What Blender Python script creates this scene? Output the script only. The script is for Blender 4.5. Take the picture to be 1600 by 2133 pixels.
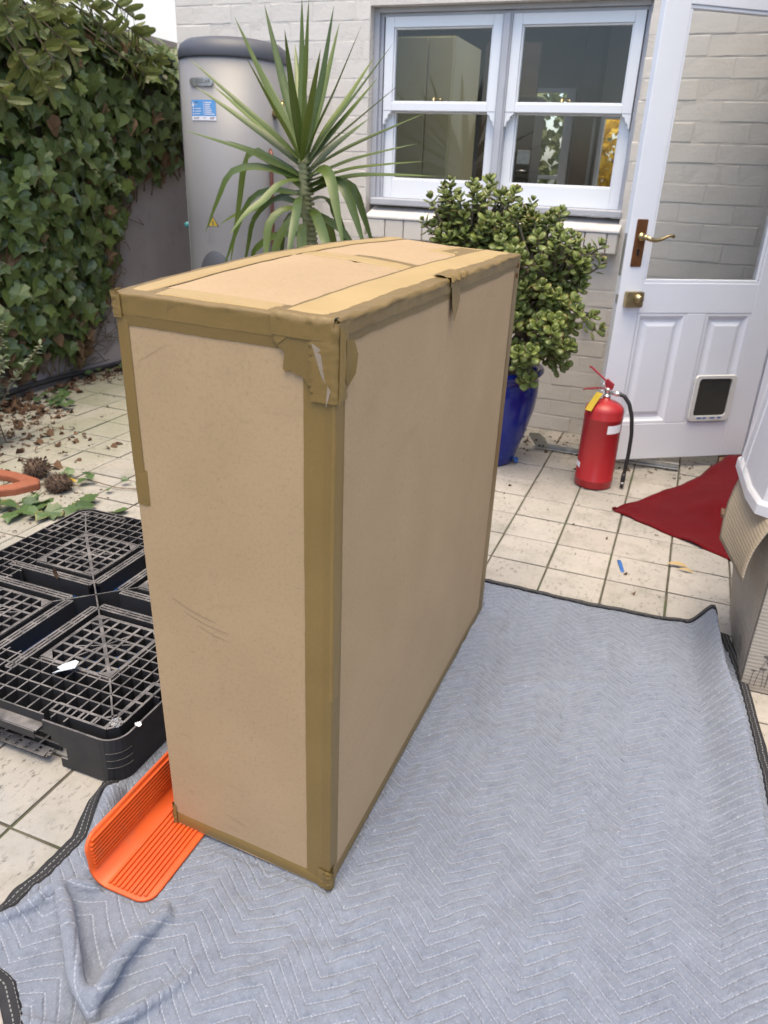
import bpy, bmesh, math, random
import numpy as np
from mathutils import Vector, Matrix, Euler, noise as mnoise

for o in list(bpy.data.objects):
    bpy.data.objects.remove(o, do_unlink=True)
SC = bpy.context.scene
COL = SC.collection
random.seed(7); RNG = np.random.default_rng(7)
R = math.radians

# ---------------------------------------------------------------- camera
CAMH = 1.27
FPX, PITCH, ROLL, YAW = 1566.92, R(24.39775), R(2.40360), R(20.55062)
fw = Vector((-math.sin(YAW)*math.cos(PITCH), math.cos(YAW)*math.cos(PITCH), -math.sin(PITCH)))
r0 = Vector((math.cos(YAW), math.sin(YAW), 0)); u0 = r0.cross(fw)
rr = r0*math.cos(ROLL)+u0*math.sin(ROLL); uu = -r0*math.sin(ROLL)+u0*math.cos(ROLL)
cam = bpy.data.cameras.new('camera'); camo = bpy.data.objects.new('camera', cam); COL.objects.link(camo)
camo.matrix_world = Matrix(((rr.x, uu.x, -fw.x, 0), (rr.y, uu.y, -fw.y, 0), (rr.z, uu.z, -fw.z, CAMH), (0, 0, 0, 1)))
cam.sensor_fit = 'VERTICAL'; cam.sensor_height = 36; cam.sensor_width = 27
cam.lens = FPX*36/2133; cam.clip_end = 400; cam.clip_start = 0.05
cam.dof.use_dof = True; cam.dof.focus_distance = 1.45; cam.dof.aperture_fstop = 7.5
SC.camera = camo
SC.render.resolution_x = 768; SC.render.resolution_y = 1024

# ---------------------------------------------------------------- light
SUN_EL, SUN_AZ = R(76), R(172)      # azimuth measured from +Y towards +X
W = bpy.data.worlds.new('World'); SC.world = W; W.use_nodes = True
nt = W.node_tree; nt.nodes.clear()
sky = nt.nodes.new('ShaderNodeTexSky'); sky.sky_type = 'NISHITA'; sky.sun_disc = False
sky.sun_elevation = SUN_EL; sky.sun_rotation = SUN_AZ
sky.air_density = 1.0; sky.dust_density = 3.0; sky.ozone_density = 1.0
hs = nt.nodes.new('ShaderNodeHueSaturation'); hs.inputs['Saturation'].default_value = 1.0
bg = nt.nodes.new('ShaderNodeBackground'); bg.inputs['Strength'].default_value = 0.13
wo = nt.nodes.new('ShaderNodeOutputWorld')
nt.links.new(sky.outputs[0], hs.inputs['Color']); nt.links.new(hs.outputs[0], bg.inputs[0]); nt.links.new(bg.outputs[0], wo.inputs[0])
sl = bpy.data.lights.new('sun', 'SUN'); sl.energy = 1.15; sl.angle = R(45); sl.color = (1.0, 0.83, 0.50)
slo = bpy.data.objects.new('sun', sl); COL.objects.link(slo)
sd = Vector((math.sin(SUN_AZ)*math.cos(SUN_EL), math.cos(SUN_AZ)*math.cos(SUN_EL), math.sin(SUN_EL)))
slo.rotation_euler = sd.to_track_quat('Z', 'Y').to_euler(); slo.location = sd*8
vs = SC.view_settings
vs.view_transform = 'Standard'; vs.look = 'None'; vs.gamma = 1.0; vs.use_curve_mapping = False
vs.exposure = 1.55

# ---------------------------------------------------------------- helpers
def tag(o, label=None, cat=None, group=None, kind=None):
    if label: o['label'] = label
    if cat: o['category'] = cat
    if group: o['group'] = group
    if kind: o['kind'] = kind
    return o
def thing(name, loc, label, cat, group=None):
    o = bpy.data.objects.new(name, None); COL.objects.link(o); o.location = loc; o.empty_display_size = .1
    return tag(o, label, cat, group)
def attach(o, parent):
    if parent is not None:
        o.parent = parent
        m = parent.matrix_basis if parent.parent is None else parent.parent.matrix_basis @ parent.matrix_parent_inverse @ parent.matrix_basis
        o.matrix_parent_inverse = m.inverted()
    return o
def link(name, me, parent=None, M=None):
    o = bpy.data.objects.new(name, me); COL.objects.link(o)
    if M is not None: o.matrix_basis = M
    return attach(o, parent)
def mesh(name, v, f, mat=None, smooth=False):
    me = bpy.data.meshes.new(name)
    me.from_pydata([tuple(map(float, p)) for p in v], [], [tuple(map(int, q)) for q in f]); me.update()
    if mat is not None:
        me.materials.append(mat)
    if smooth: me.shade_smooth()
    return me
def bevel(o, w=.003, seg=2, ang=35):
    b = o.modifiers.new('b', 'BEVEL'); b.width = w; b.segments = seg; b.limit_method = 'ANGLE'; b.angle_limit = R(ang)
    return o
class MB:
    def __init__(s): s.v = []; s.f = []
    def add(s, v, f):
        n = len(s.v); s.v += [tuple(p) for p in v]; s.f += [tuple(i+n for i in q) for q in f]; return s
    def box(s, a, b, M=None):
        v = [Vector((x, y, z)) for z in (a[2], b[2]) for y in (a[1], b[1]) for x in (a[0], b[0])]
        if M is not None: v = [M @ p for p in v]
        return s.add(v, [(0, 2, 3, 1), (4, 5, 7, 6), (0, 1, 5, 4), (2, 6, 7, 3), (0, 4, 6, 2), (1, 3, 7, 5)])
    def bar(s, p, q, w, h, up=(0, 0, 1)):          # bar from p to q, width w, height h hanging below
        p, q = Vector(p), Vector(q); d = (q-p).normalized(); sd_ = d.cross(Vector(up)).normalized()*(w/2); dn = -Vector(up)*h
        v = [p-sd_, p+sd_, p+sd_+dn, p-sd_+dn, q-sd_, q+sd_, q+sd_+dn, q-sd_+dn]
        return s.add(v, [(0, 3, 2, 1), (4, 5, 6, 7), (0, 1, 5, 4), (1, 2, 6, 5), (2, 3, 7, 6), (3, 0, 4, 7)])
    def tube(s, pts, rad, n=8, cap=True):
        pts = [Vector(p) for p in pts]; m = len(pts)
        if not hasattr(rad, '__len__'): rad = [rad]*m
        base = len(s.v); t0 = (pts[1]-pts[0]).normalized()
        a = t0.orthogonal().normalized()
        for i, p in enumerate(pts):
            t = (pts[min(i+1, m-1)]-pts[max(i-1, 0)]).normalized()
            a = (a-t*a.dot(t)).normalized(); b = t.cross(a)
            for k in range(n):
                g = 2*math.pi*k/n; s.v.append(tuple(p+(a*math.cos(g)+b*math.sin(g))*rad[i]))
        for i in range(m-1):
            for k in range(n):
                k2 = (k+1) % n
                s.f.append((base+i*n+k, base+i*n+k2, base+(i+1)*n+k2, base+(i+1)*n+k))
        if cap:
            s.f.append(tuple(base+k for k in reversed(range(n)))); s.f.append(tuple(base+(m-1)*n+k for k in range(n)))
        return s
    def lathe(s, prof, c=(0, 0, 0), n=32, cap=True, a0=0, a1=2*math.pi, wob=None):
        base = len(s.v); full = abs(a1-a0-2*math.pi) < 1e-6; m = n if full else n+1
        for r_, z in prof:
            for k in range(m):
                g = a0+(a1-a0)*k/n; rr_ = r_*(1+(wob(g, z) if wob else 0))
                s.v.append((c[0]+rr_*math.cos(g), c[1]+rr_*math.sin(g), c[2]+z))
        for i in range(len(prof)-1):
            for k in range(n):
                k2 = (k+1) % m
                s.f.append((base+i*m+k, base+i*m+k2, base+(i+1)*m+k2, base+(i+1)*m+k))
        if cap and full:
            s.f.append(tuple(base+k for k in reversed(range(m)))); s.f.append(tuple(base+(len(prof)-1)*m+k for k in range(m)))
        return s
    def grid(s, fn, nu, nv):
        base = len(s.v)
        for j in range(nv+1):
            for i in range(nu+1): s.v.append(tuple(fn(i/nu, j/nv)))
        for j in range(nv):
            for i in range(nu):
                a = base+j*(nu+1)+i; s.f.append((a, a+1, a+nu+2, a+nu+1))
        return s
    def prism(s, poly, fn, t0, t1):               # poly: 2-D outline, fn(a,b,t)->3-D
        n = len(poly); v = [fn(a, b, t0) for a, b in poly]+[fn(a, b, t1) for a, b in poly]
        return s.add(v, [tuple(reversed(range(n))), tuple(range(n, 2*n))]+[(i, (i+1) % n, n+(i+1) % n, n+i) for i in range(n)])
    def build(s, name, mat, parent=None, smooth=False, bev=None, seg=2):
        o = link(name, mesh(name, s.v, s.f, mat, smooth), parent)
        if bev: bevel(o, bev, seg)
        return o
def rrect(a0, b0, a1, b1, r_, n=4):
    out = []
    for cx, cy, g0 in ((a1-r_, b0+r_, -90), (a1-r_, b1-r_, 0), (a0+r_, b1-r_, 90), (a0+r_, b0+r_, 180)):
        for k in range(n+1):
            g = R(g0+90*k/n); out.append((cx+r_*math.cos(g), cy+r_*math.sin(g)))
    return out
def fbm(x, y, z=0, o=3): return mnoise.fractal(Vector((x, y, z)), 1.0, 2.0, o)

# ---------------------------------------------------------------- materials
class NT:
    def __init__(s, name):
        s.m = bpy.data.materials.new(name); s.m.use_nodes = True; s.t = s.m.node_tree; s.t.nodes.clear()
        s.out = s.n('ShaderNodeOutputMaterial'); s.p = s.n('ShaderNodeBsdfPrincipled'); s.l(s.p.outputs[0], s.out.inputs[0])
        s.pos = s.n('ShaderNodeNewGeometry').outputs['Position']
    def n(s, ty, **kw):
        d = s.t.nodes.new(ty)
        for k, v in kw.items(): setattr(d, k, v)
        return d
    def l(s, a, b): s.t.links.new(a, b)
    def put(s, sock, v):
        if hasattr(v, 'node'): s.l(v, sock)
        else:
            if isinstance(v, (tuple, list)) and len(v) == 3 and len(sock.default_value) == 4: v = (*v, 1)
            sock.default_value = v
    def noise(s, scale, detail=4, rough=.55, vec=None, dist=0, off=None):
        d = s.n('ShaderNodeTexNoise'); d.inputs['Scale'].default_value = scale; d.inputs['Detail'].default_value = detail
        d.inputs['Roughness'].default_value = rough; d.inputs['Distortion'].default_value = dist
        s.l(vec if vec is not None else s.pos, d.inputs['Vector']); return d.outputs[0]
    def ramp(s, fac, a, b, lo=0., hi=1.):
        d = s.n('ShaderNodeMapRange'); d.inputs[1].default_value = a; d.inputs[2].default_value = b; d.inputs[3].default_value = lo; d.inputs[4].default_value = hi
        s.put(d.inputs[0], fac); return d.outputs[0]
    def mix(s, fac, a, b, mode='MIX'):
        d = s.n('ShaderNodeMix', data_type='RGBA', blend_type=mode)
        s.put(d.inputs[0], fac); s.put(d.inputs[6], a); s.put(d.inputs[7], b); return d.outputs[2]
    def math(s, op, a, b=0., c=0.):
        d = s.n('ShaderNodeMath', operation=op); s.put(d.inputs[0], a); s.put(d.inputs[1], b); s.put(d.inputs[2], c); return d.outputs[0]
    def vmap(s, scale, vec=None):
        d = s.n('ShaderNodeMapping'); d.inputs['Scale'].default_value = scale; s.l(vec if vec is not None else s.pos, d.inputs[0]); return d.outputs[0]
    def bump(s, h, strength=.3, dist=.002, prev=None):
        d = s.n('ShaderNodeBump'); d.inputs['Strength'].default_value = strength; d.inputs['Distance'].default_value = dist
        s.l(h, d.inputs['Height'])
        if prev is not None: s.l(prev, d.inputs['Normal'])
        return d.outputs[0]
    def rand(s): return s.n('ShaderNodeObjectInfo').outputs['Random']
    def attr(s, name, o='Fac'):
        d = s.n('ShaderNodeAttribute'); d.attribute_name = name; return d.outputs[o]
    def fin(s, color=None, rough=None, normal=None, metal=0, spec=None, **kw):
        if color is not None: s.put(s.p.inputs['Base Color'], color)
        if rough is not None: s.put(s.p.inputs['Roughness'], rough)
        if normal is not None: s.l(normal, s.p.inputs['Normal'])
        s.p.inputs['Metallic'].default_value = metal
        if spec is not None: s.p.inputs['Specular IOR Level'].default_value = spec
        for k, v in kw.items(): s.put(s.p.inputs[k.replace('_', ' ')], v)
        return s.m
def M_(name, c1, c2=None, scale=8, rough=.6, bump=0, bscale=60, bdist=.002, metal=0, spec=.5, lo=.35, hi=.65, r2=None, objvar=0, dirt=None, dscale=3, dlo=.55, dhi=.8, **kw):
    s = NT(name); c = c1
    if c2 is not None: c = s.mix(s.ramp(s.noise(scale, 6), lo, hi), c1, c2)
    if dirt is not None: c = s.mix(s.ramp(s.noise(dscale, 8, .65), dlo, dhi), c, dirt)
    if objvar:
        h = s.n('ShaderNodeHueSaturation'); s.put(h.inputs['Color'], c); s.put(h.inputs['Value'], s.ramp(s.rand(), 0, 1, 1-objvar, 1+objvar)); c = h.outputs[0]
    rg = rough if r2 is None else s.ramp(s.noise(scale*2.3, 5), .35, .65, rough, r2)
    nm = s.bump(s.noise(bscale, 6), bump, bdist) if bump else None
    return s.fin(c, rg, nm, metal, spec, **kw)

MT = {}
def leafmat(name, dark, light, brown=None, bam=.0, rough=.42, spec=.5, trans=.25, tip=None):
    s = NT(name); rn = s.rand()
    ob = s.n('ShaderNodeTexCoord').outputs['Object']
    at = s.attr('lrand')
    k = s.math('FRACT', s.math('ADD', rn, s.math('MULTIPLY', at, 7.31)))
    c = s.mix(k, dark, light)
    c = s.mix(s.math('MULTIPLY', s.noise(35, 4), .5), c, light)
    if brown:
        e = s.attr('ledge')
        f = s.ramp(s.math('ADD', s.math('MULTIPLY', s.math('FRACT', s.math('MULTIPLY', k, 13.7)), bam), s.math('MULTIPLY', s.math('MULTIPLY', e, s.noise(25, 3)), .9)), .55, .8)
        c = s.mix(f, c, s.mix(s.noise(40, 3), brown, tuple(x*.5 for x in brown)))
    s.fin(c, rough, None, 0, spec)
    tr = s.n('ShaderNodeBsdfTranslucent'); s.put(tr.inputs[0], s.mix(.5, c, light))
    mx = s.n('ShaderNodeMixShader'); mx.inputs[0].default_value = trans
    s.l(s.p.outputs[0], mx.inputs[1]); s.l(tr.outputs[0], mx.inputs[2]); s.l(mx.outputs[0], s.out.inputs[0])
    return s.m
def glassmat(name, tint=(1, 1, 1), k=1.0, rough=0.0):
    s = NT(name); t = s.n('ShaderNodeBsdfTransparent'); s.put(t.inputs[0], tint)
    g = s.n('ShaderNodeBsdfGlossy'); g.inputs['Roughness'].default_value = rough
    f = s.n('ShaderNodeFresnel'); f.inputs[0].default_value = 1.5
    mx = s.n('ShaderNodeMixShader'); s.l(s.math('MULTIPLY', f.outputs[0], k), mx.inputs[0]); s.l(t.outputs[0], mx.inputs[1]); s.l(g.outputs[0], mx.inputs[2]); s.l(mx.outputs[0], s.out.inputs[0])
    return s.m
# ================================================================ materials used
def tile_mat():
    s = NT('paving_tile'); rn = s.rand()
    c = s.mix(rn, (.355, .325, .295), (.40, .37, .338))
    c = s.mix(s.ramp(s.noise(2.1, 6, .6), .42, .68), c, (.29, .28, .262))         # weathered, greyer areas
    c = s.mix(s.math('MULTIPLY', s.ramp(s.noise(9, 7, .7), .5, .72), .55), c, (.18, .18, .14))
    sx = s.n('ShaderNodeSeparateXYZ'); s.l(s.pos, sx.inputs[0])
    alg = s.math('MULTIPLY', s.ramp(s.noise(1.7, 6, .65), .3, .62), s.ramp(sx.outputs[0], -1.7, -2.7, 0, .8))
    c = s.mix(alg, c, (.20, .205, .14))
    stretch = s.vmap((1, .45, 1))
    pit = s.math('MULTIPLY', s.ramp(s.noise(70, 6, .75, stretch), .555, .66), s.ramp(s.noise(7, 4), .3, .62))
    c = s.mix(s.math('MULTIPLY', pit, .8), c, (.075, .07, .06))
    fine = s.noise(260, 3)
    c = s.mix(s.ramp(fine, .55, .8, 0, .35), c, (.2, .18, .14))
    b = s.bump(s.math('SUBTRACT', s.math('MULTIPLY', fine, .3), pit), .5, .0025)
    return s.fin(c, .85, b, spec=.25)
MT['tile'] = tile_mat()
MT['joint'] = M_('joint_dirt', (.055, .05, .035), (.10, .09, .065), 14, .95, .5, 200, dirt=(.05, .075, .025), dscale=6, dlo=.52, dhi=.66)
def brick_mat():
    s = NT('painted_brick'); rn = s.rand()
    c = s.mix(rn, (.62, .58, .53), (.655, .615, .565))
    c = s.mix(s.ramp(s.noise(3, 7, .6), .5, .8), c, (.58, .54, .495))
    c = s.mix(s.ramp(s.noise(45, 6, .7), .66, .78), c, (.40, .35, .30))
    b = s.bump(s.noise(38, 8, .68), .55, .004); b = s.bump(s.noise(160, 5), .3, .0015, b)
    return s.fin(c, .72, b, spec=.35)
MT['brick'] = brick_mat()
MT['mortar'] = M_('painted_mortar', (.61, .57, .52), (.58, .54, .495), 30, .8, .6, 90, .004)
MT['white'] = M_('white_gloss_paint', (.80, .82, .85), (.77, .79, .83), 3, .34, .06, 25, .002, spec=.5)
MT['doorwhite'] = M_('white_door_paint', (.76, .785, .84), (.72, .745, .81), 2.2, .36, .1, 30, .0015, dirt=(.55, .53, .52), dscale=5, dlo=.68, dhi=.95)
MT['greytrim'] = M_('grey_trim_paint', (.46, .47, .51), (.40, .41, .45), 6, .45, .1, 40)
MT['sillpaint'] = M_('sill_paint', (.66, .64, .63), (.56, .53, .50), 9, .6, .3, 60, dirt=(.36, .27, .2), dscale=14, dlo=.68, dhi=.8)
MT['render'] = M_('grey_render', (.34, .30, .30), (.40, .355, .35), 2.2, .85, .4, 22, .006, dirt=(.27, .235, .23), dscale=5)
MT['cream'] = M_('cream_wall', (.88, .86, .80), (.90, .88, .83), 2, .8, .15, 60)
MT['soil'] = M_('soil', (.045, .03, .02), (.09, .065, .045), 30, .95, .8, 80, .01)
MT['blackplastic'] = M_('black_plastic', (.016, .0165, .019), (.03, .03, .033), 7, .5, .15, 120, .001, r2=.62, dirt=(.17, .155, .145), dscale=9, dlo=.6, dhi=.85)
def pallet_mat():
    s = NT('pallet_plastic'); nz = s.n('ShaderNodeSeparateXYZ'); g = s.n('ShaderNodeNewGeometry'); s.l(g.outputs['Normal'], nz.inputs[0])
    c = s.mix(s.noise(9, 5), (.012, .0125, .015), (.024, .024, .027))
    up = s.math('MULTIPLY', s.ramp(nz.outputs[2], .6, .95), s.ramp(s.noise(16, 7, .7), .38, .66, .25, 1))
    c = s.mix(s.math('MULTIPLY', up, .9), c, (.22, .205, .20))                       # dust lies on what faces up
    return s.fin(c, s.ramp(s.noise(12, 4), .3, .7, .42, .65), s.bump(s.noise(140, 4), .15, .001), spec=.45)
MT['pallet'] = pallet_mat()
MT['orange'] = M_('orange_plastic', (.55, .075, .012), (.60, .092, .016), 5, .42, .1, 150, .0006, spec=.5, dirt=(.40, .10, .04), dscale=22, dlo=.56, dhi=.8, r2=.55)
MT['red'] = M_('red_enamel', (.33, .016, .02), (.36, .02, .024), 5, .3, .05, 30, r2=.42, dirt=(.5, .22, .2), dscale=55, dlo=.71, dhi=.76)
MT['redlever'] = M_('red_lever', (.28, .014, .025), None, rough=.35, dirt=(.5, .3, .3), dscale=70, dlo=.66, dhi=.74)
MT['chrome'] = M_('chrome', (.75, .74, .72), (.6, .59, .57), 20, .22, metal=1, r2=.4)
MT['rubber'] = M_('black_rubber', (.018, .018, .02), None, rough=.45, bump=.1)
MT['label_white'] = M_('white_label', (.74, .73, .78), None, rough=.5)
MT['yellow_tag'] = M_('yellow_tag', (.42, .30, .025), (.48, .35, .035), 20, .45)
MT['brass'] = M_('brass', (.50, .40, .22), (.38, .30, .16), 25, .28, metal=1, r2=.45)
MT['bronze'] = M_('bronze_plate', (.20, .085, .032), (.15, .062, .024), 25, .42, metal=.55)
MT['steel'] = M_('zinc_steel', (.55, .55, .53), (.40, .39, .37), 30, .4, metal=.8, dirt=(.2, .16, .1), dscale=40, dlo=.58, dhi=.7)
MT['oldpaint'] = M_('worn_cream_paint', (.58, .54, .42), (.42, .38, .28), 40, .6, .3, 80, dirt=(.12, .09, .06), dscale=45, dlo=.6, dhi=.68)
MT['heater'] = M_('heater_enamel', (.205, .202, .208), (.218, .214, .219), 3, .42, .03, 15)
MT['heaterlid'] = M_('heater_lid', (.065, .068, .082), (.072, .075, .09), 3, .5, .08, 60)
MT['copper'] = M_('oxidised_copper', (.22, .09, .07), (.15, .07, .06), 30, .5, metal=.6)
MT['blueglaze'] = M_('blue_glaze', (.004, .012, .15), (.008, .026, .24), 4, .12, .12, 12, .003, r2=.22, dirt=(.02, .05, .2), dscale=10)
MT['carpet'] = M_('red_carpet', (.11, .004, .007), (.09, .003, .0055), 5, .95, .6, 420, .0015, spec=.1, **{'Sheen_Weight': .05})
def cardboard(name, a, b, ripple=0, axis=(1, 1, 1)):
    s = NT(name); c = s.mix(s.ramp(s.noise(5, 6), .35, .65), a, b)
    c = s.mix(s.ramp(s.noise(170, 5, .7), .5, .8, 0, .55), c, tuple(x*.6 for x in a))
    c = s.mix(s.ramp(s.noise(7, 6, .8, s.vmap((1, 1, 14)), .6), .70, .715, 0, .35), c, tuple(x*.45 for x in a))
    c = s.mix(s.ramp(s.noise(430, 3, .6), .6, .8, 0, .4), c, tuple(min(1, x*1.35) for x in a))
    sc = s.noise(3.2, 8, .72, s.vmap((1, 1, 2.4)), 1.2)
    c = s.mix(s.ramp(sc, .57, .76, 0, .24), c, tuple(x*.55 for x in a))
    c = s.mix(s.ramp(s.noise(22, 6, .75, s.vmap((.35, .35, 1.6))), .63, .72, 0, .4), c, tuple(x*.5 for x in a))
    nm = s.bump(s.noise(260, 4), .12, .0008)
    if ripple:
        w = s.n('ShaderNodeTexWave'); w.inputs['Scale'].default_value = ripple; w.inputs['Distortion'].default_value = 2.0; w.inputs['Detail'].default_value = 2
        w.bands_direction = 'Z'; s.l(s.pos, w.inputs[0]); nm = s.bump(w.outputs['Fac'], .25, .002, nm)
    return s.fin(c, .78, nm, spec=.25)
MT['card'] = cardboard('cardboard', (.34, .24, .139), (.37, .262, .154))
MT['card2'] = cardboard('grey_cardboard', (.36, .315, .265), (.39, .345, .29), 28)
MT['card3'] = cardboard('inner_cardboard', (.33, .27, .195), (.36, .295, .215), 34)
def tape_mat():
    s = NT('kraft_tape'); rn = s.rand(); c = s.mix(s.ramp(s.noise(7, 5), .35, .65), (.16, .103, .030), (.176, .115, .035))
    c = s.mix(s.ramp(s.noise(350, 3), .5, .8, 0, .4), c, (.225, .145, .052))
    c = s.mix(s.ramp(s.noise(30, 6, .7), .62, .75, 0, .3), c, (.2, .12, .045))
    hv = s.n('ShaderNodeHueSaturation'); s.put(hv.inputs['Color'], c); s.put(hv.inputs['Value'], s.ramp(rn, 0, 1, .86, 1.12)); c = hv.outputs[0]
    nm = s.bump(s.noise(18, 5, .6), .3, .002); nm = s.bump(s.noise(26, 5, .7, s.vmap((1, 1, .3)), 2.0), .25, .002, nm); nm = s.bump(s.noise(220, 3), .1, .0006, nm)
    return s.fin(c, .45, nm, spec=.5)
MT['tape'] = tape_mat()
MT['toplit_tape'] = M_('top_lit_paper_tape', (.335, .23, .092), (.365, .252, .105), 9, .5, .25, 30, .002, objvar=.06)  # same tape made lighter: brightness of the lit top put into the colour
MT['tapeback'] = M_('tape_adhesive_side', (.24, .19, .14), (.29, .24, .19), 30, .2)
MT['scuff'] = M_('scuff_mark', (.285, .198, .122), None, rough=.8)
MT['ink'] = M_('dark_print', (.10, .088, .075), None, rough=.8)
MT['bluesheet'] = M_('blue_plastic_sheet', (.015, .09, .32), (.022, .115, .38), 6, .45, .3, 30, .004)
MT['paper'] = M_('paper_scrap', (.50, .58, .65), (.55, .60, .62), 20, .6)
MT['film'] = M_('clear_film', (.6, .6, .62), None, rough=.15, Transmission_Weight=.7)
MT['bluetape'] = M_('blue_tape', (.03, .12, .38), None, rough=.5)
MT['timber'] = M_('weathered_timber', (.13, .075, .045), (.18, .11, .07), 12, .8, .5, 40)
MT['hosepipe'] = M_('black_poly_pipe', (.02, .02, .023), (.035, .034, .036), 9, .45)
MT['terracotta'] = M_('orange_terracotta', (.23, .07, .035), (.28, .09, .045), 12, .8, .4, 60, dirt=(.3, .13, .08), dscale=30)
MT['bark'] = M_('bark', (.12, .085, .055), (.19, .145, .10), 30, .9, .8, 60, .006)
MT['jadestem'] = M_('jade_stem', (.13, .105, .075), (.2, .17, .12), 25, .8, .5, 60)
MT['yuccatrunk'] = M_('yucca_trunk', (.12, .13, .055), (.2, .2, .09), 40, .7, .5, 60)
MT['tub'] = None
def tub_mat():
    s = NT('frosted_polypropylene'); s.fin((.88, .88, .9), .3, s.bump(s.noise(14, 4), .1, .002), spec=.5)
    t = s.n('ShaderNodeBsdfTranslucent'); s.put(t.inputs[0], (.85, .85, .88)); tr = s.n('ShaderNodeBsdfTransparent'); s.put(tr.inputs[0], (.9, .9, .93))
    m1 = s.n('ShaderNodeMixShader'); m1.inputs[0].default_value = .45; s.l(s.p.outputs[0], m1.inputs[1]); s.l(t.outputs[0], m1.inputs[2])
    m2 = s.n('ShaderNodeMixShader'); m2.inputs[0].default_value = .16; s.l(m1.outputs[0], m2.inputs[1]); s.l(tr.outputs[0], m2.inputs[2]); s.l(m2.outputs[0], s.out.inputs[0]); return s.m
MT['tub'] = tub_mat()
MT['glass'] = glassmat('window_glass', (.95, .96, .95), .8)
MT['doorglass'] = glassmat('door_glass', (.96, .965, .96), 1.0)
MT['catflap'] = M_('smoked_flap', (.03, .03, .028), (.045, .045, .04), 6, .25)
MT['flapframe'] = M_('flap_frame_plastic', (.62, .62, .60), None, rough=.45)
MT['cabinet'] = M_('olive_cabinet', (.56, .54, .36), (.58, .56, .38), 3, .4)
MT['darkwood'] = M_('dark_joinery', (.05, .04, .035), (.07, .055, .05), 5, .5)
MT['room'] = M_('kitchen_wall', (.33, .315, .29), None, rough=.8)
MT['ceil'] = M_('kitchen_ceiling', (.55, .52, .47), None, rough=.8)
MT['oven'] = M_('oven_glass', (.01, .01, .011), None, rough=.12)
MT['timberfence'] = M_('fence_boards', (.10, .08, .06), (.14, .11, .085), 6, .8, .4, 40)
MT['ivy'] = leafmat('ivy_leaf', (.030, .056, .014), (.135, .185, .044), (.19, .12, .06), .22, .36, .5, .2)
MT['ivydry'] = leafmat('dry_ivy_leaf', (.13, .075, .04), (.23, .15, .085), None, 0, .8, .2, .2)
MT['banksia'] = leafmat('serrated_leaf', (.06, .085, .024), (.19, .215, .062), (.25, .2, .08), .3, .4, .5, .35)
MT['shrub'] = leafmat('grey_green_sprig', (.09, .12, .07), (.19, .22, .14), None, 0, .6, .3, .25)
MT['jade'] = leafmat('jade_leaf', (.064, .095, .02), (.185, .225, .055), (.36, .21, .09), .32, .34, .5, .1)
MT['yucca'] = leafmat('yucca_leaf', (.038, .07, .013), (.125, .165, .032), None, 0, .38, .5, .15)
MT['ground_ivy'] = leafmat('ground_ivy_leaf', (.03, .062, .03), (.10, .16, .055), (.3, .24, .05), .2, .4, .5, .2)
MT['litter'] = leafmat('fallen_leaf', (.05, .03, .02), (.15, .09, .055), None, 0, .85, .2, .1)
MT['pod'] = M_('spiky_pod', (.055, .035, .025), (.12, .078, .052), 60, .95, .8, 200, .004)
MT['yellowflower'] = leafmat('yellow_leaf', (.65, .42, .02), (.85, .62, .05), None, 0, .5, .3, .4)
MT['gardenleaf'] = leafmat('garden_leaf', (.05, .08, .03), (.16, .2, .08), None, 0, .5, .4, .3)
def blanket_mat():
    s = NT('quilted_blanket')
    ph = s.attr('phase'); ar = s.attr('arc')
    d = s.math('ABSOLUTE', s.math('SUBTRACT', s.math('FRACT', s.math('ADD', ph, .5)), .5))     # 0 on a stitch line
    line = s.ramp(d, .028, .06, 1, 0)
    dash = s.ramp(s.math('FRACT', s.math('MULTIPLY', ar, 1/.0075)), .62, .70, 1, .25)
    c = s.mix(s.ramp(s.noise(4, 6), .35, .65), (.165, .187, .236), (.188, .212, .262))
    c = s.mix(s.ramp(s.noise(38, 7, .75), .45, .78), c, (.125, .143, .186))
    c = s.mix(s.ramp(s.noise(240, 4, .7), .56, .72, 0, .55), c, (.36, .38, .45))
    c = s.mix(s.ramp(s.noise(150, 2, .5), .70, .75, 0, .6), c, (.45, .47, .54))
    c = s.mix(s.ramp(s.noise(130, 1, .5), .80, .82, 0, .85), c, (.05, .05, .055))
    st = s.math('MULTIPLY', line, dash)
    c = s.mix(s.math('MULTIPLY', st, .48), c, (.42, .445, .52))
    h = s.math('SUBTRACT', s.math('MULTIPLY', s.noise(60, 7, .72, None, 1.5), 1.3), s.math('MULTIPLY', s.ramp(d, .02, .2, 1, 0), 1.3))
    cx = s.n('ShaderNodeCombineXYZ'); s.l(s.math('MULTIPLY', ar, 120.), cx.inputs[0]); s.l(s.math('MULTIPLY', ph, 2.2), cx.inputs[1])
    pk = s.math('MULTIPLY', s.noise(1.0, 3, .6, cx.outputs[0]), s.ramp(d, .0, .42, 1, .25))
    nm = s.bump(h, .7, .0032); nm = s.bump(pk, .8, .008, nm); nm = s.bump(s.noise(420, 3), .35, .0012, nm)
    return s.fin(c, .92, nm, spec=.15, Sheen_Weight=.15)
MT['blanket'] = blanket_mat()
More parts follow.
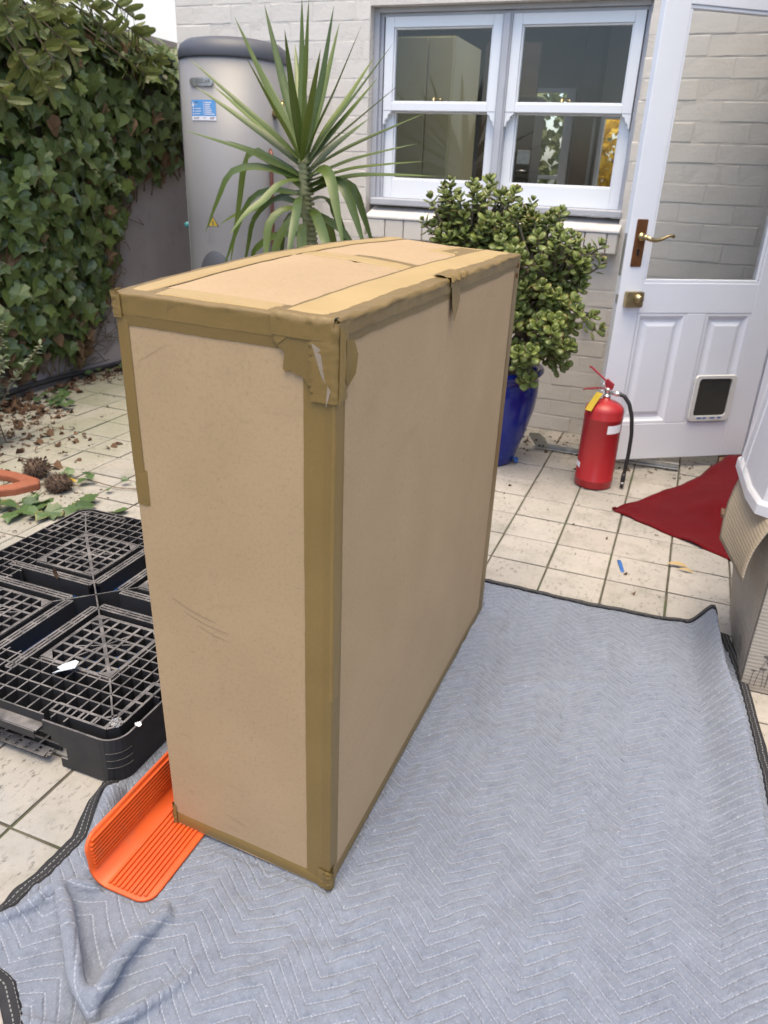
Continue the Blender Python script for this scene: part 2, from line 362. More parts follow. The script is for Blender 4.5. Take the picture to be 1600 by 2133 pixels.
def binding_mat():
    s = NT('black_binding'); a = s.attr('along'); x = s.attr('across')
    l1 = s.ramp(s.math('ABSOLUTE', s.math('SUBTRACT', x, .33)), .02, .035, 1, 0); l2 = s.ramp(s.math('ABSOLUTE', s.math('SUBTRACT', x, .67)), .02, .035, 1, 0)
    dash = s.ramp(s.math('FRACT', s.math('MULTIPLY', a, 1/.009)), .6, .66, 1, 0)
    c = s.mix(s.noise(60, 4), (.018, .018, .021), (.034, .034, .038))
    c = s.mix(s.math('MULTIPLY', s.math('MULTIPLY', s.math('MAXIMUM', l1, l2), dash), .6), c, (.3, .3, .3))
    return s.fin(c, .8, s.bump(s.noise(300, 3), .3, .001), spec=.25)
MT['binding'] = binding_mat()
# ================================================================ ground and paving
g = MB().box((-40, -40, -.4), (40, 40, -.012)).build('ground', MT['joint']); tag(g, kind='structure')
pav = MB().box((-3.56, -4.5, -.0115), (1.9, 4.06, -.0045)).build('paving', MT['joint']); tag(pav, kind='structure')
TP, TX0, TY0 = .2045, -.078, 2.44
def tile_mesh(k):
    rnd = random.Random(k); h = TP/2-.0040; b = .0035; v = []
    for z, e in ((-.0044, 0), (-.0018, 0), (0, b)):
        for sx, sy in ((-1, -1), (1, -1), (1, 1), (-1, 1)):
            v.append((sx*(h-e)+rnd.uniform(-.0012, .0012), sy*(h-e)+rnd.uniform(-.0012, .0012), z+(rnd.uniform(-.0008, .0008) if z == 0 else 0)))
    f = [(0, 1, 5, 4), (1, 2, 6, 5), (2, 3, 7, 6), (3, 0, 4, 7), (4, 5, 9, 8), (5, 6, 10, 9), (6, 7, 11, 10), (7, 4, 8, 11), (8, 9, 10, 11)]
    return mesh('tile', v, f, MT['tile'])
TM = [tile_mesh(k) for k in range(8)]
tiles = []; rest = MB()
for i in range(-17, 10):
    for j in range(-16, 8):
        x, y = TX0+(i+.5)*TP, TY0+(j+.5)*TP
        if x < -3.5 or x > 1.8 or y > 4.05 or y < -1: continue
        hid = (-.93 < x < .28 and .5 < y < 2.13)
        vis = (not hid) and y > .45 and x < .48 and x > -3.5 and y > .35+max(0, (-x-1.0))*.75 and not (y < .9 and x > -.6)
        if vis: tiles.append((math.hypot(x, y), x, y))
        else: rest.add([(p[0]+x, p[1]+y, p[2]) for p in [v.co for v in TM[(i*3+j) % 8].vertices]], [tuple(p.vertices) for p in TM[0].polygons])
tiles.sort()
for n, (d, x, y) in enumerate(tiles):
    if n < 300:
        M = Matrix.Translation((x, y, random.uniform(-.0012, .0012))) @ Euler((random.uniform(-.005, .005), random.uniform(-.005, .005), random.choice((0, 1, 2, 3))*math.pi/2+random.uniform(-.004, .004))).to_matrix().to_4x4()
        link('tile', TM[random.randrange(8)], pav, M)
    else: rest.add([(p[0]+x, p[1]+y, p[2]) for p in [v.co for v in TM[n % 8].vertices]], [tuple(p.vertices) for p in TM[0].polygons])
tag(rest.build('tile_field', MT['tile'], pav), kind='stuff')

# ================================================================ house
YW = 4.05
house = thing('brick_house', (-1.2, YW, 0), 'painted beige brick house with white double sash window behind the plants', 'house')
OX0, OX1, OZ0, OZ1 = -1.70, -.362, .945, 2.005
HX0, HX1, HZ = -2.84, .62, 3.0
w = MB()
Y1, Y2 = YW+.0011, YW+.24
w.box((HX0, Y1, -.01), (OX0, Y2, HZ)); w.box((OX1, Y1, -.01), (HX1, Y2, HZ)); w.box((OX0, Y1, -.01), (OX1, Y2, OZ0)); w.box((OX0, Y1, OZ1), (OX1, Y2, HZ))
w.box((HX0, Y2, -.01), (HX0+.24, 7.0, HZ))
wall = w.build('back_wall', MT['mortar'], house)
BL, BH, BJ = .238, .0845, .0034
def brick_mesh(L, k):
    rnd = random.Random(k); hx, hz = L/2-BJ/2, BH/2-BJ/2; e = .0045; v = []
    j = lambda a: rnd.uniform(-a, a)
    rows = ((.010, 0), (.0010, .0005), (0, e))
    for y, ins in rows:
        for a, b in ((-1, -1), (-.33, -1), (.33, -1), (1, -1), (1, 1), (.33, 1), (-.33, 1), (-1, 1)):
            v.append((a*(hx-(ins if abs(a) == 1 else 0))+j(.0015), y+(j(.0009) if y == 0 else 0), b*(hz-ins)+j(.0016)))
    f = []
    for r_ in (0, 8):
        for k2 in range(8): f.append((r_+k2, r_+(k2+1) % 8, r_+8+(k2+1) % 8, r_+8+k2))
    f += [(16, 17, 22, 23), (17, 18, 21, 22), (18, 19, 20, 21)]
    return mesh('brick', v, f, MT['brick'], False)
BMS = {}
def bmesh_for(L):
    key = round(L/.02)
    if key not in BMS: BMS[key] = [brick_mesh(L, key*10+k) for k in range(4 if L > .2 else 2)]
    return random.choice(BMS[key])
NB = [0]; bstuff = MB()
def put_brick(x0, x1, z):
    L = x1-x0
    if L < .03: return
    me = bmesh_for(L); M = Matrix.Translation(((x0+x1)/2, YW+random.uniform(-.0012, .001), z)) @ Euler((random.uniform(-.012, .012), 0, random.uniform(-.004, .004))).to_matrix().to_4x4()
    if NB[0] < 300 and z < 2.2 and x1 < .5: link('brick', me, wall, M); NB[0] += 1
    else: bstuff.add([M @ v.co for v in me.vertices], [tuple(p.vertices) for p in me.polygons])
row = 0; z = BH/2
while z < HZ:
    segs = [(HX0, HX1)]
    if z+BH/2 > OZ0+.02 and z-BH/2 < OZ1-.01: segs = [(HX0, OX0), (OX1, HX1)]
    off = (0, .5, .08, .55)[row % 4]*BL
    for a, b in segs:
        x = HX0-off
        while x < b:
            x0, x1 = max(x, a), min(x+BL, b)
            if x1 > x0: put_brick(x0, x1, z)
            x += BL
    z += BH; row += 1
tag(bstuff.build('brick_field', MT['brick'], wall), kind='stuff')
rf = MB()
for a_, b_ in (((HX0-.1, YW-.03, HZ), (3.6, 4.7, HZ+.12)), ((HX0-.1, 6.3, HZ), (3.6, 7.2, HZ+.12)), ((HX0-.1, 4.7, HZ), (-1.7, 6.3, HZ+.12)), ((.2, 4.7, HZ), (3.6, 6.3, HZ+.12))): rf.box(a_, b_)  # gap above the kitchen is an added opening that lets daylight in
rf.build('roof', MT['greytrim'], house, bev=.01)
# masonry sill
sp = [(4.125, 1.098), (3.99, 1.055), (3.985, 1.045), (3.985, 1.035), (4.058, 1.035)]
s_ = MB()
s_.prism(sp, lambda a, b, t: (t, a, b), OX0+.03, OX1+.012)
sill = s_.build('sill', MT['sillpaint'], house, bev=.004)
x = OX0+.034
while x < OX1-.03:
    ww = min(.105, OX1+.008-x)
    MB().box((x+.002, 3.987+random.uniform(0, .004), .94+random.uniform(-.002, .002)), (x+ww-.002, 4.055, 1.034)).build('sill_brick', MT['brick'], sill, bev=.005)
    x += .105
# window: grey box frame, two pairs of white sashes
def frame_ring(mb, x0, x1, z0, z1, y0, y1, l, r_, t, b):
    mb.box((x0, y0, z0), (x0+l, y1, z1)); mb.box((x1-r_, y0, z0), (x1, y1, z1))
    mb.box((x0+l, y0, z1-t), (x1-r_, y1, z1)); mb.box((x0+l, y0, z0), (x1-r_, y1, z0+b))
fr = MB(); frame_ring(fr, OX0, OX1, 1.10, OZ1, 4.105, 4.235, .028, .014, .022, .01)
frame_ring(fr, OX0+.028, OX1-.014, 1.11, OZ1-.022, 4.125, 4.235, .018, .010, .016, .012)
frame_ring(fr, OX0+.046, OX1-.024, 1.122, OZ1-.038, 4.14, 4.235, .01, .005, .008, .01)
fr.box((-1.044, 4.108, 1.122), (-.996, 4.235, OZ1-.038)); fr.box((-1.036, 4.098, 1.122), (-1.004, 4.108, OZ1-.038))
win = fr.build('window', MT['greytrim'], house, bev=.003); win['label'] = 'white double sash window in grey box frame'
MB().box((OX0+.03, 4.04, 1.103), (OX1+.004, 4.14, 1.136)).build('timber_sill', MT['greytrim'], win, bev=.006)
def sash(x0, x1, z0, z1, y0, y1, st, tp, bt, pane_y, horns=False):
    m = MB(); frame_ring(m, x0, x1, z0, z1, y0, y1, st, st, tp, bt)
    e = .008                                                        # glazing bead, stepped back
    frame_ring(m, x0+st, x1-st, z0+bt, z1-tp, y0+.01, y1, e, e, e, e)
    if horns:
        for xa, sg in ((x0, 1), (x1, -1)):
            prof = [(0, 0), (st*.98, 0), (st*.9, -.012), (st*.62, -.018), (st*.55, -.034), (st*.25, -.044), (st*.2, -.062), (0, -.066)]
            if sg < 0: prof = prof[::-1]
            m.prism([(xa+sg*a, z0+b) for a, b in prof], lambda a, b, t: (a, t, b), y1-.002, y0+.002)
    o = m.build('sash', MT['white'], win, bev=.0025)
    MB().box((x0+st+.004, pane_y, z0+bt+.004), (x1-st-.004, pane_y+.004, z1-tp-.004)).build('pane', MT['glass'], win)
    return o
for x0, x1, pl, pr in ((-1.644, -1.044, -1.597, -1.086), (-.996, -.392, -.952, -.446)):
    sash(x0, x1, 1.555, 1.967, 4.118, 4.156, .046, .046, .037, 4.142, True)
    sash(x0, x1, 1.136, 1.575, 4.160, 4.196, .046, .02, .095, 4.182)
    cx = (x0+x1)/2-.03
    k = MB(); k.box((cx-.022, 4.135, 1.594), (cx+.03, 4.152, 1.600)); k.lathe([(.011, 0), (.011, .006), (.008, .008), (.008, .016), (.006, .018)], (cx-.004, 4.146, 1.5995), 12); k.tube([(cx, 4.146, 1.612), (cx+.03, 4.142, 1.61), (cx+.038, 4.14, 1.607)], [.005, .004, .007], 8)
    k.build('sash_lock', MT['brass'], win, True)
# wall bracket beside the jade
MB().box((-.47, 3.985, .617), (-.432, 4.049, .65)).build('wall_bracket', MT['blackplastic'], house, bev=.004)
# side wing with the doorway (mostly out of frame)
wg = MB()
wg.box((.475, 3.945, -.01), (.62, YW+.005, HZ)); wg.box((.475, 3.08, 2.08), (.62, 3.945, HZ)); wg.box((.475, 2.75, -.01), (.62, 3.08, HZ)); wg.box((.62, 2.75, -.01), (3.6, 2.9, HZ)); wg.box((3.45, 2.9, -.01), (3.6, 7.2, HZ))
wg.build('wing_wall', MT['mortar'], house)
jb = MB(); jb.box((.412, 3.948, .0), (.6, 4.03, 2.1)); jb.box((.43, 3.086, 0), (.6, 3.12, 2.1)); jb.box((.43, 3.12, 2.062), (.6, 3.948, 2.1)); jb.box((.36, 3.965, 0.01), (.412, 4.03, 2.12))
jb.build('door_frame', MT['doorwhite'], house, bev=.004)
MB().box((.30, 3.13, -.004), (.62, 3.944, .046)).build('threshold', MT['timber'], house, bev=.006)
# kitchen behind the window
it = MB()
it.box((HX0+.24, Y2, .1), (3.45, 7.0, .2))
it.build('kitchen_floor', MT['darkwood'], house)
fwll = MB(); yb0, yb1 = 6.9, 7.05
def vwall(mb, x0, x1, z0, z1): mb.box((x0, yb0, z0), (x1, yb1, z1))
vwall(fwll, HX0, -1.60, 0, HZ); vwall(fwll, -1.60, -1.10, 0, 1.0); vwall(fwll, -1.60, -1.10, 1.92, HZ); vwall(fwll, -1.10, -.88, 0, HZ); vwall(fwll, -.88, -.60, 0, .9); vwall(fwll, -.88, -.60, 1.74, HZ); vwall(fwll, -.60, -.3, 0, HZ); vwall(fwll, -.3, 3.0, 2.4, HZ); vwall(fwll, 3.0, 3.45, 0, HZ); vwall(fwll, -.3, 3.0, 0, .3)  # wide unseen opening at the right, added to light the kitchen
fwll.build('kitchen_wall', MT['room'], house)
cl = MB(); cl.box((HX0+.2, Y2, 2.42), (3.45, 4.9, 2.46)); cl.box((HX0+.2, 6.2, 2.42), (3.45, 6.9, 2.46)); cl.box((HX0+.2, 4.9, 2.42), (-2.0, 6.2, 2.46)); cl.box((-.2, 4.9, 2.42), (3.45, 6.2, 2.46))  # ceiling hole under the roof gap, added to brighten the room
cl.build('kitchen_ceiling', MT['ceil'], house)
for a, b, z0, z1 in ((-1.60, -1.10, 1.0, 1.92), (-.88, -.60, .9, 1.74)):
    m = MB(); frame_ring(m, a, b, z0, z1, 6.86, 6.95, .03, .03, .03, .03)
    if b-a > .3: m.box((a+.03, 6.875, 1.255), (b-.03, 6.945, 1.285)); m.box((-1.17, 6.86, 1.03), (-1.13, 6.95, 1.89))
    m.build('rear_window', MT['white'], house, bev=.003)
MB().box((-1.03, 6.6, .2), (-.90, 6.898, 2.4)).build('room_pier', MT['darkwood'], house)
cb = MB().box((-2.55, 5.25, .2), (-1.62, 5.85, 2.05)).build('tall_cabinet', MT['cabinet'], house)
for a, b in ((-2.54, -2.17), (-2.165, -1.795), (-1.79, -1.625)):
    for z0, z1 in ((.25, 1.66), (1.668, 2.04)):
        MB().box((a+.002, 5.23, z0), (b-.002, 5.249, z1)).build('cabinet_door', MT['cabinet'], cb, bev=.002)
MB().box((-1.6, 5.9, .2), (-1.22, 5.95, 2.1)).build('dark_panel', MT['darkwood'], house)
ot = MB().box((-1.26, 5.2, .2), (-1.065, 5.5, 1.72)).build('oven_tower', MT['darkwood'], house, bev=.003)
MB().box((-1.15, 5.185, .85), (-1.07, 5.199, 1.33)).build('oven_door', MT['oven'], ot, bev=.002)
MB().box((-1.15, 5.185, 1.34), (-1.07, 5.199, 1.42)).build('oven_panel', MT['steel'], ot, bev=.002)
MB().tube([(-1.14, 5.16, 1.30), (-1.08, 5.16, 1.30)], .006, 8).build('oven_handle', MT['chrome'], ot, True)
MB().box((-1.6, 5.55, 1.12), (-1.22, 5.9, 1.16)).build('worktop', MT['darkwood'], house, bev=.004)

# ================================================================ open half-glazed door
DF = Vector((-.259, 3.498, 0)); DH = Vector((.403, 3.940, 0)); DW = (DH-DF).length
dx = (DH-DF).normalized(); dn = Vector((dx.y, -dx.x, 0))           # dn points to the courtyard side
def dp(s, t, z): return DF+dx*s+dn*t+Vector((0, 0, z))
DM = Matrix(((dx.x, -dn.x, 0, DF.x), (dx.y, -dn.y, 0, DF.y), (0, 0, 1, 0), (0, 0, 0, 1)))  # local: x along, y into leaf
door = thing('door', dp(DW, .02, 0.05), 'white half-glazed panelled door standing open in front of the brick wall', 'door')
def dbox(a, b, name, mat, parent, bev=.003): return MB().box(a, b, DM).build(name, mat, parent, bev=bev)
T = .038
dbox((-.012, 0, .055), (.096, T, 2.045), 'stile', MT['doorwhite'], door); dbox((.668, 0, .055), (DW, T, 2.045), 'stile', MT['doorwhite'], door)
dbox((.0965, 0, .055), (.6675, T, .232), 'bottom_rail', MT['doorwhite'], door); dbox((.0965, 0, .742), (.6675, T, .872), 'lock_rail', MT['doorwhite'], door); dbox((.0965, 0, 1.885), (.6675, T, 2.045), 'top_rail', MT['doorwhite'], door)
dbox((.339, .0005, .2325), (.436, T-.0005, .7415), 'muntin', MT['doorwhite'], door)
bd = MB()
for a, b in (((.097, .004, .8725), (.667, T-.004, .886)), ((.097, .004, 1.872), (.667, T-.004, 1.8845)), ((.097, .004, .8865), (.109, T-.004, 1.8715)), ((.655, .004, .8865), (.667, T-.004, 1.8715))): bd.box(a, b, DM)
bd.build('glazing_bead', MT['doorwhite'], door, bev=.003)
dbox((.105, T*.45, .88), (.66, T*.45+.004, 1.88), 'pane', MT['doorglass'], door, None)
for a, b in ((.097, .3385), (.4365, .667)):
    z0, z1 = .2325, .7415; lay = [(0, .0015), (.012, .002), (.02, .009), (.030, .014), (.040, .014), (.056, .006), (.060, .0055)]
    m = MB(); rings = []
    for ins, dep in lay: rings.append([DM @ Vector(p) for p in ((a+ins, dep, z0+ins), (b-ins, dep, z0+ins), (b-ins, dep, z1-ins), (a+ins, dep, z1-ins))])
    v = [p for r_ in rings for p in r_]; f = []
    for i in range(len(lay)-1):
        for k in range(4): f.append((i*4+k, i*4+(k+1) % 4, i*4+4+(k+1) % 4, i*4+4+k))
    n = len(v)-4; f.append((n, n+1, n+2, n+3)); m.add(v, f)
    m.box((a, T-.012, z0), (b, T-.004, z1), DM)
    m.build('panel', MT['doorwhite'], door)
# handle
hp = MB().prism(rrect(.018, .937, .068, 1.127, .004, 2), lambda a, b, t: DM @ Vector((a, t, b)), 0, -.004).build('handle_plate', MT['bronze'], door, bev=.0015)
m = MB(); m.tube([dp(.046, .004, 1.058), dp(.046, .012, 1.058), dp(.046, .014, 1.058), dp(.046, .03, 1.058), dp(.046, .05, 1.058)], [.017, .017, .011, .009, .011], 14)
m.build('handle_rose', MT['brass'], hp, True)
cv = [(.046, .05, 1.058), (.062, .056, 1.052), (.085, .058, 1.048), (.11, .058, 1.053), (.135, .057, 1.064), (.152, .056, 1.069), (.162, .055, 1.067), (.168, .054, 1.062)]
MB().tube([dp(*c) for c in cv], [.010, .0095, .008, .0065, .0058, .0062, .0085, .0055], 10).build('lever', MT['brass'], hp, True)
m = MB(); m.prism([(.040, .982), (.046, .982), (.0475, .998), (.049, 1.004), (.043, 1.009), (.037, 1.004), (.0385, .998)], lambda a, b, t: DM @ Vector((a, t, b)), -.0055, -.004); m.build('keyhole', MT['oven'], hp)
lk = MB().prism(rrect(.014, .771, .096, .836, .006, 3), lambda a, b, t: DM @ Vector((a, t, b)), 0, -.026).build('rim_lock', MT['brass'], door, bev=.003)
MB().tube([dp(.068, .026, .808), dp(.068, .034, .808), dp(.068, .036, .808), dp(.068, .048, .808), dp(.068, .05, .808)], [.02, .02, .0155, .015, .008], 18).build('lock_knob', MT['brass'], lk, True)
dbox((-.0145, .001, .787), (.012, .02, .822), 'latch', MT['steel'], lk, .002); dbox((-.0135, .008, .90), (-.0115, .03, 1.07), 'lock_faceplate', MT['steel'], door, .0008)
# cat flap
cf = MB(); outl = rrect(.444, .238, .664, .462, .02, 5); inn = rrect(.470, .268, .638, .442, .016, 5); n = len(outl)
v = [DM @ Vector((a, y, b)) for y, L in ((-.004, outl), (-.012, [(a*.97+.554*.03, b*.97+.35*.03) for a, b in outl]), (-.012, [(a*1.04-.554*.04, b*1.04-.355*.04) for a, b in inn]), (.012, inn)) for a, b in L]
cf.add(v, [(i*n+k, i*n+(k+1) % n, i*n+n+(k+1) % n, i*n+n+k) for i in range(3) for k in range(n)])
cf = cf.build('cat_flap_frame', MT['flapframe'], door, False)
MB().prism(rrect(.4705, .2685, .6375, .4415, .015, 4), lambda a, b, t: DM @ Vector((a, t, b)), -.002, -.006).build('flap', MT['catflap'], cf)
m = MB()
for i, (a, b) in enumerate(((.49, .515), (.522, .54), (.56, .585), (.60, .62))): m.box((a, -.0135, .253), (b, -.0125, .2585), DM)
m.build('flap_slider', MT['bluetape'], cf)
m = MB()
for a, b in ((.453, .247), (.655, .247), (.453, .453), (.655, .453)): m.lathe([(.003, 0), (.003, .002)], (0, 0, 0), 8)
# ================================================================ left boundary wall, neighbour, leaves
lw = MB()
def lwf(u_, v_):
    y, zz = -3+9.5*u_, 2.02*v_-.02
    return (-3.5+.012*fbm(y*1.3, zz*1.3, 3)+(.014 if zz < .12 else 0), y, zz)
lw.grid(lwf, 90, 24)
n0 = len(lw.v); lw.box((-3.72, -3, -.02), (-3.53, 6.5, 2.0))
bw = lw.build('boundary_wall', MT['render'], None, True); tag(bw, 'dark grey rendered garden wall behind the ivy', 'wall')
nb = thing('neighbour_building', (-6, 9, 0), 'bright cream wall of the neighbouring building above the ivy', 'building')
MB().box((-9, 6.9, 0), (-3.58, 12, 5.2)).build('wall', MT['cream'], nb); MB().box((-9.2, 6.8, 5.2), (-3.5, 12.2, 5.35)).build('roof', MT['greytrim'], nb)

def leaf_mesh(outline, name, mat, fold=.18, droop=.15, jitter=0, seed=0):
    """leaf in the xy-plane, stalk at origin, tip along +y; fold raises the halves, droop bends the tip down"""
    rnd = random.Random(seed)
    ys = [p[1] for p in outline]; top = max(ys)
    v = [(0, 0, 0), (0, top*.5, 0)]; e = [0.2, 0]
    def zf(x, y): return fold*abs(x)-droop*(y/top)**2*top+rnd.uniform(-jitter, jitter)
    for x, y in outline: v.append((x, y, zf(x, y))); e.append(1)
    v[1] = (0, top*.5, -droop*.25*top)
    nO = len(outline); f = [(1, 2+k, 2+(k+1) % nO) for k in range(nO)]
    me = mesh(name, v, f, mat, False)
    a = me.attributes.new('ledge', 'FLOAT', 'POINT'); a.data.foreach_set('value', e)
    return me
IVY = [(0, .0), (.22, -.1), (.5, .08), (.43, .3), (.62, .52), (.36, .62), (.22, .74), (0, 1.05), (-.22, .74), (-.36, .62), (-.62, .52), (-.43, .3), (-.5, .08), (-.22, -.1)]
IVY2 = [(0, .0), (.3, -.12), (.52, .15), (.45, .45), (.24, .7), (0, .98), (-.24, .7), (-.45, .45), (-.52, .15), (-.3, -.12)]
BAN = [(0, 0)]
for k in range(9):
    t = (k+.5)/9; wd = .17*math.sin(math.pi*min(1, t*.85+.08))**.7+.02
    BAN += [(wd, t), (wd*.86, t+.04)]
BAN += [(0, 1.03)]+[(-x, y) for x, y in BAN[:0:-1]]
OVAL = [(0, 0), (.16, .2), (.22, .5), (.15, .8), (0, 1), (-.15, .8), (-.22, .5), (-.16, .2)]
def orient(pos, tipdir, normal, s):
    y = Vector(tipdir).normalized(); zz = Vector(normal); zz = (zz-y*zz.dot(y)); zz = zz.normalized() if zz.length > 1e-4 else y.orthogonal().normalized()
    x = y.cross(zz)
    return Matrix(((x.x*s, y.x*s, zz.x*s, pos[0]), (x.y*s, y.y*s, zz.y*s, pos[1]), (x.z*s, y.z*s, zz.z*s, pos[2]), (0, 0, 0, 1)))
class LeafStuff:
    def __init__(s): s.V = []; s.F = []; s.n = 0; s.e = []; s.r = []
    def add(s, me, M):
        nv = len(me.vertices); co = np.empty(nv*3); me.vertices.foreach_get('co', co); co = co.reshape(-1, 3)
        A = np.array(M); s.V.append(co @ A[:3, :3].T+A[:3, 3])
        s.F += [tuple(i+s.n for i in p.vertices) for p in me.polygons]; s.n += nv
        e = np.zeros(nv)
        if 'ledge' in me.attributes: me.attributes['ledge'].data.foreach_get('value', e)
        s.e.append(e); s.r.append(np.full(nv, random.random()))
    def build(s, name, mat, parent, smooth=False):
        me = bpy.data.meshes.new(name); me.from_pydata(np.concatenate(s.V).tolist(), [], s.F); me.update(); me.materials.append(mat)
        if smooth: me.shade_smooth()
        for nm, d in (('ledge', s.e), ('lrand', s.r)):
            a = me.attributes.new(nm, 'FLOAT', 'POINT'); a.data.foreach_set('value', np.concatenate(d))
        o = link(name, me, parent); tag(o, kind='stuff'); return o
def spread(leaves, meshes, name, mat, parent, key, limit=300, smooth=False):
    """leaves: (matrix, mesh index).  The ones that show largest become parts, the rest one stuff part"""
    leaves.sort(key=key); st = LeafStuff()
    for k, (M, mi) in enumerate(leaves):
        if k < limit: link(name, meshes[mi], parent, M)
        else: st.add(meshes[mi], M)
    if st.n: st.build(name+'_mass', mat, parent, smooth)

# ---------------------------------------------------------------- ivy on the wall
ivy = thing('ivy', (-3.45, 3.4, 0), 'dense dark green ivy covering the garden wall on the left', 'ivy')
IV = [leaf_mesh(IVY, 'leaf', MT['ivy'], .22, .25, .03, 1), leaf_mesh(IVY, 'leaf', MT['ivy'], .05, .4, .04, 2), leaf_mesh(IVY2, 'leaf', MT['ivy'], .3, .2, .03, 3), leaf_mesh(IVY, 'leaf', MT['ivy'], -.1, .15, .05, 4)]
IVD = [leaf_mesh(IVY, 'leaf', MT['ivydry'], .5, .5, .10, 5), leaf_mesh(IVY2, 'leaf', MT['ivydry'], .7, .3, .1, 6)]
bnd_y = [2.2, 3.0, 3.45, 3.68, 3.95, 4.10, 4.20, 4.5, 4.85, 5.1, 5.6]
bnd_z = [.13, .13, .12, .10, .38, .66, 1.02, 1.14, 1.24, 1.32, 1.4]
def ivy_top(y): return 2.02-.10*max(0, y-3.9)+.05*fbm(y*3, 1.1)
def ivy_low(y): return float(np.interp(y, bnd_y, bnd_z))
L = []; LD = []
tries = 0
while len(L) < 3300 and tries < 30000:
    tries += 1
    y = random.uniform(2.3, 5.5); zz = random.uniform(.05, 2.12)
    lo, hi = ivy_low(y)+.06*fbm(y*5, zz*5, 2), ivy_top(y)
    if zz < lo or zz > hi+.02: continue
    edge = min(1, (zz-lo)/.22)
    if random.random() > .25+.75*edge: continue
    layer = random.random()
    bulge = (.05+.17*min(1, (zz-lo)/.5)*(.65+.35*math.sin(math.pi*min(1, max(0, (hi-zz)/1.2)))))*(1+.35*fbm(y*1.6, zz*1.6, 7))
    dpt = bulge*(.25+.75*layer)
    if zz > hi-.12: dpt = random.uniform(-.15, bulge)
    x = -3.5+max(.015, dpt)+.01
    sz = random.choice((.055, .065, .075, .085, .095, .105))*(.8 if edge < .5 else 1)
    tip = Vector((.25+random.gauss(0, .25), random.gauss(-.05, .42), -1+random.gauss(0, .25))); nrm = Vector((1, random.gauss(-.15, .35), .55+random.gauss(0, .35)))
    if zz > hi-.25: nrm = Vector((.6, random.gauss(0, .4), 1)); tip = Vector((.7+random.gauss(0, .5), random.gauss(0, .6), -.5+random.gauss(0, .4)))
    M = orient((x, y, zz), tip, nrm, sz)
    pd = .03+.75*(1-edge)+(.05 if zz < .5 else 0)
    if random.random() < pd*.8: LD.append((M, random.randrange(2)))
    else: L.append((M, random.randrange(4)))
def ikey(t):
    p = t[0].translation; s_ = t[0].to_scale()[0]
    vis = (p.y > 2.95 and p.z < 2.05)
    return -(s_*(1 if vis else .1)*(1+4*(p.x+3.5)))
spread(L, IV, 'leaf', MT['ivy'], ivy, ikey, 300)
st = LeafStuff()
for M, k in LD: st.add(IVD[k], M)
st.build('dry_leaf_mass', MT['ivydry'], ivy)
sm = MB()
for k in range(55):
    y = random.uniform(2.5, 5.0); z0 = ivy_low(y)-random.uniform(.02, .1); pts = []
    yy = y; zc = z0
    for j in range(7):
        pts.append((-3.475+.02*j*random.random(), yy, zc)); yy += random.gauss(0, .05); zc += random.uniform(.06, .2)
        if zc > 1.95: break
    if len(pts) > 2: sm.tube(pts, [.006-.0006*j for j in range(len(pts))], 5)
for k in range(40):                                                # old bare runners where the leaves have died back
    y = random.uniform(3.55, 4.3); zc = ivy_low(y)-.05; pts = []
    for j in range(5): pts.append((-3.482, y+random.gauss(0, .03)*j, max(.06, zc-.06*j*random.random()))) 
    sm.tube(pts, .0025, 4)
sm.build('stem', MT['bark'], ivy)
# ---------------------------------------------------------------- overhanging tree, top left
tree = thing('overhanging_tree', (-4.05, 3.2, 0), 'tree with long serrated leaves hanging over the ivy, top left', 'tree')
tw = MB(); tw.tube([(-4.05, 3.2, 0), (-4.03, 3.25, .8), (-4.0, 3.2, 1.6), (-3.95, 3.3, 2.2), (-3.9, 3.4, 2.7)], [.09, .08, .07, .055, .03], 10)
tw.build('trunk', MT['bark'], tree, True)
BN = [leaf_mesh(BAN, 'leaf', MT['banksia'], .25, .1, .015, 11), leaf_mesh(BAN, 'leaf', MT['banksia'], .1, .3, .02, 12), leaf_mesh(BAN, 'leaf', MT['banksia'], .35, -.12, .015, 13)]
clusters = [(-3.1, 3.15, 1.93), (-3.15, 3.5, 1.95), (-3.2, 3.9, 1.98), (-3.15, 4.1, 1.99), (-3.15, 4.22, 1.89), (-3.2, 4.33, 1.80), (-3.1, 3.52, 1.76), (-3.1, 3.40, 1.68), (-3.05, 3.28, 1.56), (-3.1, 3.16, 1.80), (-3.05, 3.18, 1.62), (-3.2, 3.75, 2.01), (-3.15, 4.15, 1.73), (-3.1, 3.05, 1.5), (-3.25, 3.68, 1.9), (-3.1, 3.3, 1.86), (-3.3, 3.4, 2.05), (-3.3, 3.15, 2.08), (-3.25, 4.0, 2.08), (-3.15, 3.98, 1.86)]
br = MB(); L = []
for c in clusters:
    c = Vector(c); root = Vector((-3.95, 3.2+random.uniform(0, .3), 2.1+random.uniform(0, .3)))
    mid = root.lerp(c, .55)+Vector((0, random.uniform(-.1, .1), .14)); ax = (c-mid).normalized()
    br.tube([root, root.lerp(mid, .6)+Vector((0, 0, .05)), mid, c], [.018, .013, .009, .004], 6)
    for j in range(13):
        g = j*2.4; t = random.uniform(0, .14); sd_ = ax.orthogonal().normalized(); sd_ = Matrix.Rotation(g, 3, ax) @ sd_
        d = sd_+ax*random.uniform(.15, .9)+Vector((0, 0, -.15)); nrm = ax*.8+Vector((0, 0, .8))-sd_*.3
        L.append((orient(c-ax*t, d, nrm, random.uniform(.075, .125)), random.randrange(3)))
br.build('branch', MT['bark'], tree, True)
spread(L, BN, 'leaf', MT['banksia'], tree, lambda t: -t[0].to_scale()[0], 300)
